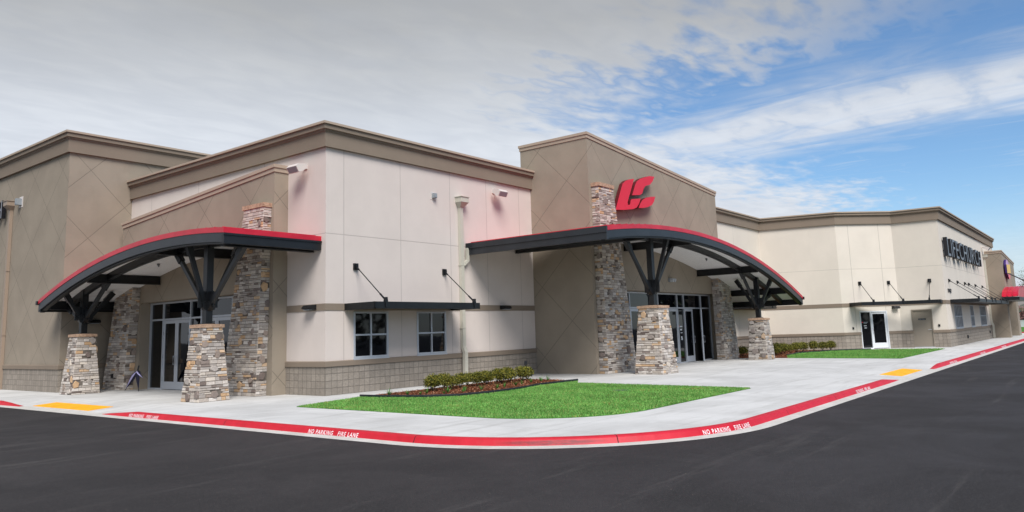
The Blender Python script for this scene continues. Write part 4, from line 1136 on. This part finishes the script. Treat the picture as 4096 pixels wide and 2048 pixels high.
def downspout(x, y, nx, ny, ztop, m, label, kick=True, shift=(0, 0)):
    """rectangular pipe on a wall whose outward normal is (nx,ny)"""
    T = frame_T((x, y, 0), (nx, ny, 0)); root = empty('downspout', (x, y, 0), label, 'downspout', 'downspouts with conductor heads')
    mb = MB(); lo = 1.18 if kick else 0.0
    mb.box(-0.075, 0.075, 0.01, 0.13, lo, ztop - 0.36, T)
    if kick:
        def duct(z0, o0, z1, o1, du0=0.0, du1=0.0):
            a = [mb.vert(T(u + du, o0 + oo, z)) for z, du, oo, in () for u in ()]
            P_ = [T(u + (du0 if k == 0 else du1), (o0 if k == 0 else o1) + oo, z0 if k == 0 else z1) for k in (0, 1) for u, oo in ((-0.076, 0), (0.076, 0), (0.076, 0.12), (-0.076, 0.12))]
            i = [mb.vert(p) for p in P_]; mb.face(i[:4]); mb.face(i[7:3:-1])
            for k in range(4): mb.face((i[k], i[(k + 1) % 4], i[4 + (k + 1) % 4], i[4 + k]))
        duct(1.18, 0.01, 1.0, 0.09, 0, 0.0); duct(1.0, 0.09, 0.05, 0.075, 0, 0.0)
    else: pass
    build(mb, 'pipe', m, root)
    hd = MB()
    for (z0, a0, b0, z1, a1, b1) in ((ztop - 0.38, 0.078, 0.14, ztop - 0.2, 0.2, 0.3), (ztop - 0.2, 0.2, 0.3, ztop - 0.02, 0.2, 0.3), (ztop - 0.02, 0.225, 0.325, ztop, 0.225, 0.325)):
        i = [hd.vert(T(u, oo, z)) for z, a, b in ((z0, a0, b0), (z1, a1, b1)) for u, oo in ((-a, 0.005), (a, 0.005), (a, b), (-a, b))]
        hd.face(i[:4]); hd.face(i[7:3:-1])
        for k in range(4): hd.face((i[k], i[(k + 1) % 4], i[4 + (k + 1) % 4], i[4 + k]))
    build(hd, 'conductor_head', m, root)
    for z in (ztop * 0.62, ztop * 0.28):
        st = MB(); st.box(-0.095, 0.095, 0.005, 0.137, z, z + 0.03, T); build(st, 'strap', m, root)
    return root, T


ds, Td = downspout(5.82, 0, 0, -1, 6.42, 'spout', 'pale downspout on the cream wall between window and right canopy, its foot jogging out')
mb = MB(); mb.beam(Td(0.07, 0.07, 4.0), Td(0.28, 0.1, 4.18), 0.1, 0.1); mb.beam(Td(0.28, 0.1, 4.15), Td(0.28, 0.1, 4.62), 0.1, 0.1, up=(1, 0, 0)); build(mb, 'branch_pipe', 'spout', ds)
downspout(-2.35, 17.35, -1, 0, 7.6, 'spout_tan', 'tan downspout with conductor head at the left edge on the tall wing', kick=False)
downspout(53.6, -10.4, 0, -1, 6.3, 'spout', 'pale downspout at the far end of the right wing beside the tan entrance')

# ------------------------------------------------------------------ folded umbrella leaning by the left doors
root = empty('folded_umbrella', (-0.98, 9.4, 0), 'navy and white striped umbrella, half folded, leaning by the stone pilaster', 'umbrella')


def um(y, z, x=-0.98): return Vector((x, y, z))


def lobe(a, b, width, k, bend=0.0):
    mb = MB(); a, b = Vector(a), Vector(b); d = (b - a); n = Vector((-1, 0, 0)); sdir = d.cross(n).normalized(); N_ = 8
    prof = [0.35, 0.8, 1.0, 0.95, 0.8, 0.6, 0.4, 0.2, 0.05]
    cols = ['navy', 'navy', 'lilac_fabric', 'navy', 'navy']
    rings = []
    for i in range(N_ + 1):
        c = a + d * (i / N_) + sdir * bend * math.sin(math.pi * i / N_); r = width * prof[i]
        rings.append([mb.vert(c + sdir * r * (j / 5 - 0.5) * 2 + n * (0.05 * (1 - abs(j / 5 - 0.5) * 2) + (0.018 if j % 2 else -0.012)) * (prof[i] + 0.1)) for j in range(6)])
    for A, B in zip(rings, rings[1:]):
        for j in range(5): mb.use(cols[(j + k) % 5]); mb.face((A[j], A[j + 1], B[j + 1], B[j]))
    return mb


for i, (a, b, wd_, kk) in enumerate(((um(9.12, 0.66), um(9.86, 0.06), 0.10, 0), (um(9.05, 0.7), um(9.0, 0.06, -0.94), 0.11, 3), (um(9.05, 0.7), um(8.74, 0.46, -0.93), 0.07, 0))):
    build(lobe(a, b, wd_, kk), 'fabric_fold', None, root)
mb = MB(); mb.tube([um(9.86, 0.06), um(9.92, 0.0)], 0.014, 8, 0.006); mb.tube([um(9.0, 0.07, -0.94), um(8.98, 0.0, -0.94)], 0.016, 8, 0.01); build(mb, 'rib_tip', 'black_plastic', root)
mb = MB(); mb.tube([um(9.05, 0.68), um(9.08, 0.74, -0.95), um(9.08, 0.88, -0.92)], 0.026, 8); build(mb, 'handle', 'black_plastic', root)

# ------------------------------------------------------------------ lawns, beds and plants
lawn1 = [(-2.45, -2.05), (-2.45, -7.6)] + [(-0.1 + 2.35 * math.cos(a), -7.95 + 2.35 * math.sin(a)) for a in [math.pi + k / 10 * math.pi / 2 for k in range(1, 11)]] + [(5.45, -10.3), (6.0, -4.6), (6.75, -4.12), (4.66, -4.06), (3.3, -4.35), (2.0, -4.4), (1.05, -4.2), (0.44, -3.5), (0.05, -2.1), (0.0, -1.5)]
bed1 = [(0.0, -1.5), (0.05, -2.1), (0.44, -3.5), (1.05, -4.2), (2.0, -4.4), (3.3, -4.35), (4.66, -4.06), (6.75, -4.12), (7.1, -1.45)]
lawn2 = [(22.4, -5.55), (21.5, -10.6), (32.3, -10.55), (32.3, -7.6), (30.9, -5.5), (27.61, -4.4), (24.5, -4.8)]
bed2 = [(22.3, -1.4), (31.4, -1.4), (31.9, -5.3), (30.9, -5.5), (27.61, -4.4), (24.5, -4.8), (22.4, -5.55)]


def sheet(poly, z, name, m, kind='structure'):
    mb = MB(); mb.prism([(x, y, z) for x, y in poly], (0, 0, 1), -0.02, 0); return tag(build(mb, name, m), kind=kind)


def inside(x, y, poly):
    c = False; n = len(poly)
    for i in range(n):
        (x0, y0), (x1, y1) = poly[i], poly[(i + 1) % n]
        if (y0 > y) != (y1 > y) and x < (x1 - x0) * (y - y0) / (y1 - y0) + x0: c = not c
    return c


sheet(lawn1, 0.012, 'lawn_soil', 'turf'); sheet(lawn2, 0.012, 'lawn_soil', 'turf')
sheet(bed1, 0.03, 'planting_bed', 'mulch'); sheet(bed2, 0.03, 'planting_bed', 'mulch')
far_lawn = [(71.5, -12.5), (71.5, 50), (240, 50), (240, -12.5)]
sheet(far_lawn, 0.03, 'far_lawn', 'turf')
mb = MB(); mb.box(71.1, 71.5, -12.5, 50, -0.12, 0.09); tag(build(mb, 'far_kerb', 'kerb_red'), kind='structure')


def grass(poly, n, hmin, hmax, name, ymin=None):
    mb = MB(); xs_ = [p[0] for p in poly]; ys_ = [p[1] for p in poly]; k = 0
    cs = [srgb(92, 146, 64), srgb(106, 160, 76), srgb(82, 130, 56), srgb(118, 166, 84), srgb(72, 116, 50), srgb(134, 160, 92)]
    while k < n:
        x, y = random.uniform(min(xs_), max(xs_)), random.uniform(min(ys_), max(ys_))
        if not inside(x, y, poly): continue
        k += 1; h = random.uniform(hmin, hmax); a = random.uniform(0, math.pi); w_ = random.uniform(0.006, 0.012); lx, ly = random.uniform(-0.02, 0.02), random.uniform(-0.02, 0.02)
        pn = math.sin(x * 1.7 + math.sin(y * 2.1)) * math.sin(y * 1.3 + 0.7 * math.sin(x * 2.9)); c = random.choice(cs)
        if random.random() < 0.03 + max(0, pn - 0.75) * 0.9 + max(0, x - 5.0) * (0.25 if x < 7 else 0) * (y < -9.2) + max(0, -2.0 - x) * 0.3 * (y > -3): c = srgb(140, 124, 70)
        kk = 1.1 + 0.14 * pn + 0.08 * math.sin(x * 6.1 + 2 * math.sin(y * 5.3)); mb.c = (c[0] * kk, c[1] * kk, c[2] * kk, 1)
        mb.face([mb.vert((x - math.cos(a) * w_, y - math.sin(a) * w_, 0.01)), mb.vert((x + math.cos(a) * w_, y + math.sin(a) * w_, 0.01)), mb.vert((x + lx, y + ly, 0.01 + h))])
    tag(build(mb, name, 'blade', attrs=('tint',)), kind='stuff', label='short green lawn grass', cat='grass')


grass(lawn1, 130000, 0.018, 0.042, 'lawn_grass'); grass(lawn2, 26000, 0.03, 0.06, 'lawn_grass')
# mulch chips
for bed in (bed1, bed2):
    mb = MB(); k = 0; xs_ = [p[0] for p in bed]; ys_ = [p[1] for p in bed]
    cs = [srgb(96, 54, 36), srgb(128, 78, 52), srgb(70, 40, 28), srgb(150, 98, 70), srgb(168, 128, 100)]
    while k < 5000:
        x, y = random.uniform(min(xs_), max(xs_)), random.uniform(min(ys_), max(ys_))
        if not inside(x, y, bed): continue
        k += 1; a = random.uniform(0, 6.28); l, w_ = random.uniform(0.015, 0.04), random.uniform(0.006, 0.014); tz = random.uniform(-0.012, 0.012); mb.c = random.choice(cs)
        ca, sa_ = math.cos(a), math.sin(a); z = 0.04 + random.uniform(0, 0.012)
        mb.quad((x - ca * l - sa_ * w_, y - sa_ * l + ca * w_, z - tz), (x - ca * l + sa_ * w_, y - sa_ * l - ca * w_, z - tz), (x + ca * l + sa_ * w_, y + sa_ * l - ca * w_, z + tz), (x + ca * l - sa_ * w_, y + sa_ * l + ca * w_, z + tz))
    tag(build(mb, 'bark_chips', 'chip', attrs=('tint',)), kind='stuff', label='loose reddish bark chips', cat='mulch')
# black lawn edging
for pts, lab in (([(0.0, -1.5), (0.05, -2.1), (0.44, -3.5), (1.05, -4.2), (2.0, -4.4), (3.3, -4.35), (4.66, -4.06), (6.75, -4.12)], 'black edging strip curving between the near lawn and mulch bed'),
                 ([(32.2, -6.9), (30.9, -5.5), (27.61, -4.4), (24.5, -4.8)], 'black edging strip between the far lawn and shrub bed')):
    mb = MB(); mb.sweep(pts, [(-0.012, 0.0), (0.012, 0.0), (0.02, 0.07), (0.0, 0.085), (-0.02, 0.07)]); tag(build(mb, 'lawn_edging', 'edging', loc=(pts[0][0], pts[0][1], 0)), lab, 'edging')
# utility cover in the lawn
mb = MB(); mb.tube([(3.75, -7.45, 0.012), (3.75, -7.45, 0.03)], 0.22, 20); mb.tube([(3.75, -7.45, 0.03), (3.75, -7.45, 0.034)], 0.18, 20)
tag(build(mb, 'utility_cover', 'cover_iron', loc=(3.75, -7.45, 0)), 'dark round utility cover sunk in the near lawn', 'utility cover')


def shrub_mesh(seed, r, h, n=1500):
    rnd = random.Random(seed); mb = MB()
    cs = [srgb(120, 116, 36), srgb(92, 96, 30), srgb(66, 74, 24), srgb(146, 136, 52), srgb(48, 56, 20), srgb(108, 108, 40)]
    lumps = [(rnd.uniform(-0.32, 0.32) * r, rnd.uniform(-0.32, 0.32) * r, rnd.uniform(0.42, 0.68) * h, rnd.uniform(0.5, 0.66) * r) for _ in range(9)]
    for _ in range(n):
        lx, ly, lz, lr = rnd.choice(lumps); a, b = rnd.uniform(0, 6.283), math.asin(rnd.uniform(-0.75, 1)); q_ = lr * rnd.uniform(0.65, 1.08)
        p = Vector((lx + math.cos(a) * math.cos(b) * q_, ly + math.sin(a) * math.cos(b) * q_, max(0.02, lz + math.sin(b) * q_ * 0.85)))
        mb.c = rnd.choice(cs); s_ = rnd.uniform(0.008, 0.018)
        n1 = Vector((rnd.gauss(0, 1), rnd.gauss(0, 1), rnd.gauss(0.4, 1))).normalized(); t1 = n1.orthogonal().normalized(); t2 = n1.cross(t1)
        mb.quad(p - t1 * s_ - t2 * s_ * 0.5, p + t1 * s_ - t2 * s_ * 0.5, p + t1 * s_ * 0.6 + t2 * s_ * 0.7, p - t1 * s_ * 0.6 + t2 * s_ * 0.7)
    return mb


def mesh_obj(mb, name, m, attrs=('tint',)):
    o = build(mb, name, m, attrs=attrs); return o


protos = []
for k in range(4): protos.append(shrub_mesh(11 + k, 0.27, 0.40, 2600))
proto_obj = [None] * 4
stem_me = None


def plant_shrub(k, x, y, sc, rz, label, group):
    global stem_me
    if proto_obj[k] is None:
        o = bpy.data.objects.new('round_shrub', None); scene.collection.objects.link(o)
        f_ = build(protos[k], 'foliage', 'leaf', attrs=('tint',)); f_.parent = o
        st = MB()
        for j in range(5): a = j * 1.25; st.tube([(0, 0, 0), (math.cos(a) * 0.08, math.sin(a) * 0.08, 0.14), (math.cos(a) * 0.15, math.sin(a) * 0.15, 0.24)], 0.008, 5, 0.004)
        s_ = build(st, 'stem', 'bark'); s_.parent = o; proto_obj[k] = o
    else: o = copy_tree(proto_obj[k])
    o.location = (x, y, 0.03); o.rotation_euler.z = rz; o.scale = (sc, sc, sc * random.uniform(0.92, 1.08)); tag(o, label, 'shrub', group)


G1 = 'clipped shrubs in the near mulch bed'; G2 = 'clipped shrubs in the far bed'
front = [(2.02, -2.3), (2.62, -2.45), (3.2, -2.28), (3.8, -2.42), (4.4, -2.3), (5.0, -2.38), (5.6, -2.25), (6.15, -2.32), (6.75, -2.1)]
rear = [(2.45, -1.82), (3.0, -1.78), (4.1, -1.75), (4.95, -1.72), (5.6, -1.72), (6.2, -1.7)]
ordw = ['leftmost', 'second from the left', 'third from the left', 'fourth from the left', 'fifth from the left', 'sixth from the left', 'seventh from the left', 'eighth from the left', 'ninth from the left', 'tenth, at the right end']
for i, (x, y) in enumerate(front): plant_shrub(i % 4, x, y, random.uniform(1.08, 1.22), random.uniform(0, 6), 'round olive shrub in front row of near bed, ' + ordw[i], G1)
for i, (x, y) in enumerate(rear): plant_shrub((i + 2) % 4, x, y, random.uniform(0.98, 1.08), random.uniform(0, 6), 'round olive shrub in back row of near bed, ' + ordw[i], G1)
far = [(23.6, -2.9), (24.6, -4.15), (25.4, -4.0), (26.2, -3.95), (27.0, -3.85), (27.8, -3.85), (28.6, -3.95), (29.4, -4.05), (30.1, -4.45), (30.75, -4.7), (31.3, -5.0)]
for i, (x, y) in enumerate(far): plant_shrub(i % 4, x, y, random.uniform(1.3, 1.55), random.uniform(0, 6), 'round olive shrub beside the far stone pillar' if i == 0 else 'round olive shrub in the far bed row, ' + ordw[i - 1], G2)


def lily_mesh(seed, n=26, L=0.2):
    rnd = random.Random(seed); mb = MB(); cs = [srgb(70, 120, 48), srgb(96, 146, 62), srgb(54, 96, 42)]
    for _ in range(n):
        a = rnd.uniform(0, 6.283); l = L * rnd.uniform(0.6, 1.1); sp_ = rnd.uniform(0.25, 0.85); mb.c = rnd.choice(cs); w_ = 0.008
        pr = None
        for k in range(5):
            t = k / 4; r_ = l * sp_ * t; z = l * (t - 0.45 * t * t * sp_ * 1.3); ww = w_ * (1 - t * 0.85)
            c = (math.cos(a) * r_, math.sin(a) * r_, z); e = (-math.sin(a) * ww, math.cos(a) * ww)
            cur = (mb.vert((c[0] - e[0], c[1] - e[1], c[2])), mb.vert((c[0] + e[0], c[1] + e[1], c[2])))
            if pr: mb.face((pr[0], pr[1], cur[1], cur[0]))
            pr = cur
    return mb


lp = [build(lily_mesh(40 + k), 'daylily_clump', 'blade', attrs=('tint',)) for k in range(3)]
lil = [(0.42, -2.2, 1.35), (0.72, -2.6, 0.95), (0.85, -2.95, 0.75), (1.2, -2.85, 1.1), (1.25, -3.45, 0.8), (1.62, -3.25, 1.15), (1.85, -3.6, 0.85), (2.15, -3.4, 1.1), (2.6, -3.62, 1.1), (3.15, -3.75, 1.1), (3.65, -3.6, 1.0), (4.25, -3.55, 1.05), (4.75, -3.4, 0.95), (5.35, -3.3, 1.1), (5.95, -3.25, 1.15), (6.45, -3.15, 1.1)]
usedl = [False] * 3
lw = ordw[:9] + ['tenth from the left', 'eleventh from the left', 'twelfth from the left', 'fourth from the right end', 'third from the right end', 'second from the right end', 'rightmost']
for i, (x, y, s_) in enumerate(lil):
    k = i % 3; o = lp[k] if not usedl[k] else lp[k].copy()
    if usedl[k]: scene.collection.objects.link(o)
    usedl[k] = True; o.location = (x, y, 0.03); o.scale = (s_, s_, s_); o.rotation_euler.z = i * 1.3
    tag(o, 'strappy green daylily clump in the mulch, ' + lw[i], 'plant', 'daylily clumps along the mulch bed')

# ------------------------------------------------------------------ far right background
root = empty('bungalow', (118, -9, 0), 'low white house with grey gable roof across the far lawn', 'house')
mb = MB(); mb.box(112, 122, -22, 2, -0.05, 2.7); build(mb, 'wall', 'white_frame', root)
mb = MB(); mb.prism([(111.4, -22.6, 2.7), (122.6, -22.6, 2.7), (117, -22.6, 4.3)], (0, 1, 0), 0, 25.2); build(mb, 'roof', 'roof', root)
mb = MB(); mb.prism([(111.0, -13, 2.6), (111.0, -6.5, 2.6), (111.0, -9.75, 3.7)], (1, 0, 0), 0, 3); build(mb, 'porch_gable', 'roof', root)
for y in (-12, -8):
    mb = MB(); mb.box(111.95, 112.05, y, y + 1.6, 1.0, 2.1); build(mb, 'window', 'glass', root)


def tree(x, y, h, cr, name, label, cols, n, group, trunk_r=0.12, leaf=0.05):
    rnd = random.Random(int(x * 10 + y)); root = empty(name, (x, y, 0), label, 'tree', group)
    mb = MB(); top = Vector((x, y, h * 0.55)); mb.tube([(x, y, -0.1), (x + 0.02, y, h * 0.25), top], trunk_r, 7, trunk_r * 0.6); tips = []
    for k in range(9):
        a = rnd.uniform(0, 6.28); b = top + Vector((math.cos(a) * cr * rnd.uniform(0.3, 0.9), math.sin(a) * cr * rnd.uniform(0.3, 0.9), rnd.uniform(-0.05, 0.42) * h)); mid_ = (Vector((x, y, h * rnd.uniform(0.25, 0.5))) + b) / 2 + Vector((0, 0, 0.05 * h))
        mb.tube([(x, y, h * rnd.uniform(0.25, 0.5)), mid_, b], trunk_r * 0.4, 5, 0.015)
        tips += [mid_, b]
        for q_ in range(3):
            e = b + Vector((rnd.uniform(-1, 1), rnd.uniform(-1, 1), rnd.uniform(-0.2, 1))) * cr * 0.35; mb.tube([(mid_ + b) / 2, e], 0.02, 4, 0.008); tips.append(e)
    build(mb, 'trunk', 'bark', root)
    cr_ = MB()
    for _ in range(n):
        c = rnd.choice(tips); p = c + Vector((rnd.gauss(0, 1), rnd.gauss(0, 1), rnd.gauss(0, 1))) * cr * 0.22; cr_.c = rnd.choice(cols); s_ = leaf * rnd.uniform(0.6, 1.4)
        n1 = Vector((rnd.gauss(0, 1), rnd.gauss(0, 1), rnd.gauss(0.3, 1))).normalized(); t1 = n1.orthogonal().normalized(); t2 = n1.cross(t1)
        cr_.quad(p - t1 * s_, p - t2 * s_ * 0.5, p + t1 * s_, p + t2 * s_ * 0.5)
    build(cr_, 'crown', 'leaf', root, attrs=('tint',))


tree(84, -9.6, 2.6, 0.9, 'blossom_tree', 'young pink blossoming tree on the far lawn', [srgb(190, 120, 125), srgb(205, 150, 150), srgb(150, 110, 100)], 1600, None, 0.05, 0.03)
for i, (x, y, h, lab) in enumerate(((126, -10, 6.5, 'budding tree behind the white house, nearest the building'), (132, -13.5, 8, 'budding tree behind the white house, in the middle'), (128, -17, 7, 'budding tree behind the white house, at the right edge'), (140, -8, 8.5, 'tall budding tree farthest behind the white house'))):
    tree(x, y, h, 2.6, 'deciduous_tree', lab, [srgb(120, 112, 88), srgb(96, 92, 70), srgb(128, 126, 90)], 5200, 'budding trees behind the white house', 0.2, 0.09)

# distant wood behind the viewer, seen only as reflections in the glass
mb = MB(); rnd = random.Random(5)
for _ in range(9000):
    a = R(rnd.uniform(150, 330)); r_ = rnd.uniform(75, 88); h = (6 + 2.5 * math.sin(a * 9) + 1.5 * math.sin(a * 23)) * rnd.random() ** 0.7
    p = Vector((CAM.x + math.cos(a) * r_, CAM.y + math.sin(a) * r_, h)); mb.c = rnd.choice([srgb(70, 66, 50), srgb(52, 54, 38), srgb(86, 76, 60)]); s_ = rnd.uniform(0.4, 0.9)
    n1 = Vector((rnd.gauss(0, 1), rnd.gauss(0, 1), rnd.gauss(0, 0.4))).normalized(); t1 = n1.orthogonal().normalized(); t2 = n1.cross(t1)
    mb.quad(p - t1 * s_, p - t2 * s_ * 0.6, p + t1 * s_, p + t2 * s_ * 0.6)
tag(build(mb, 'woodland', 'leaf', attrs=('tint',)), 'distant bare wood across the car park', 'woodland', kind='stuff')
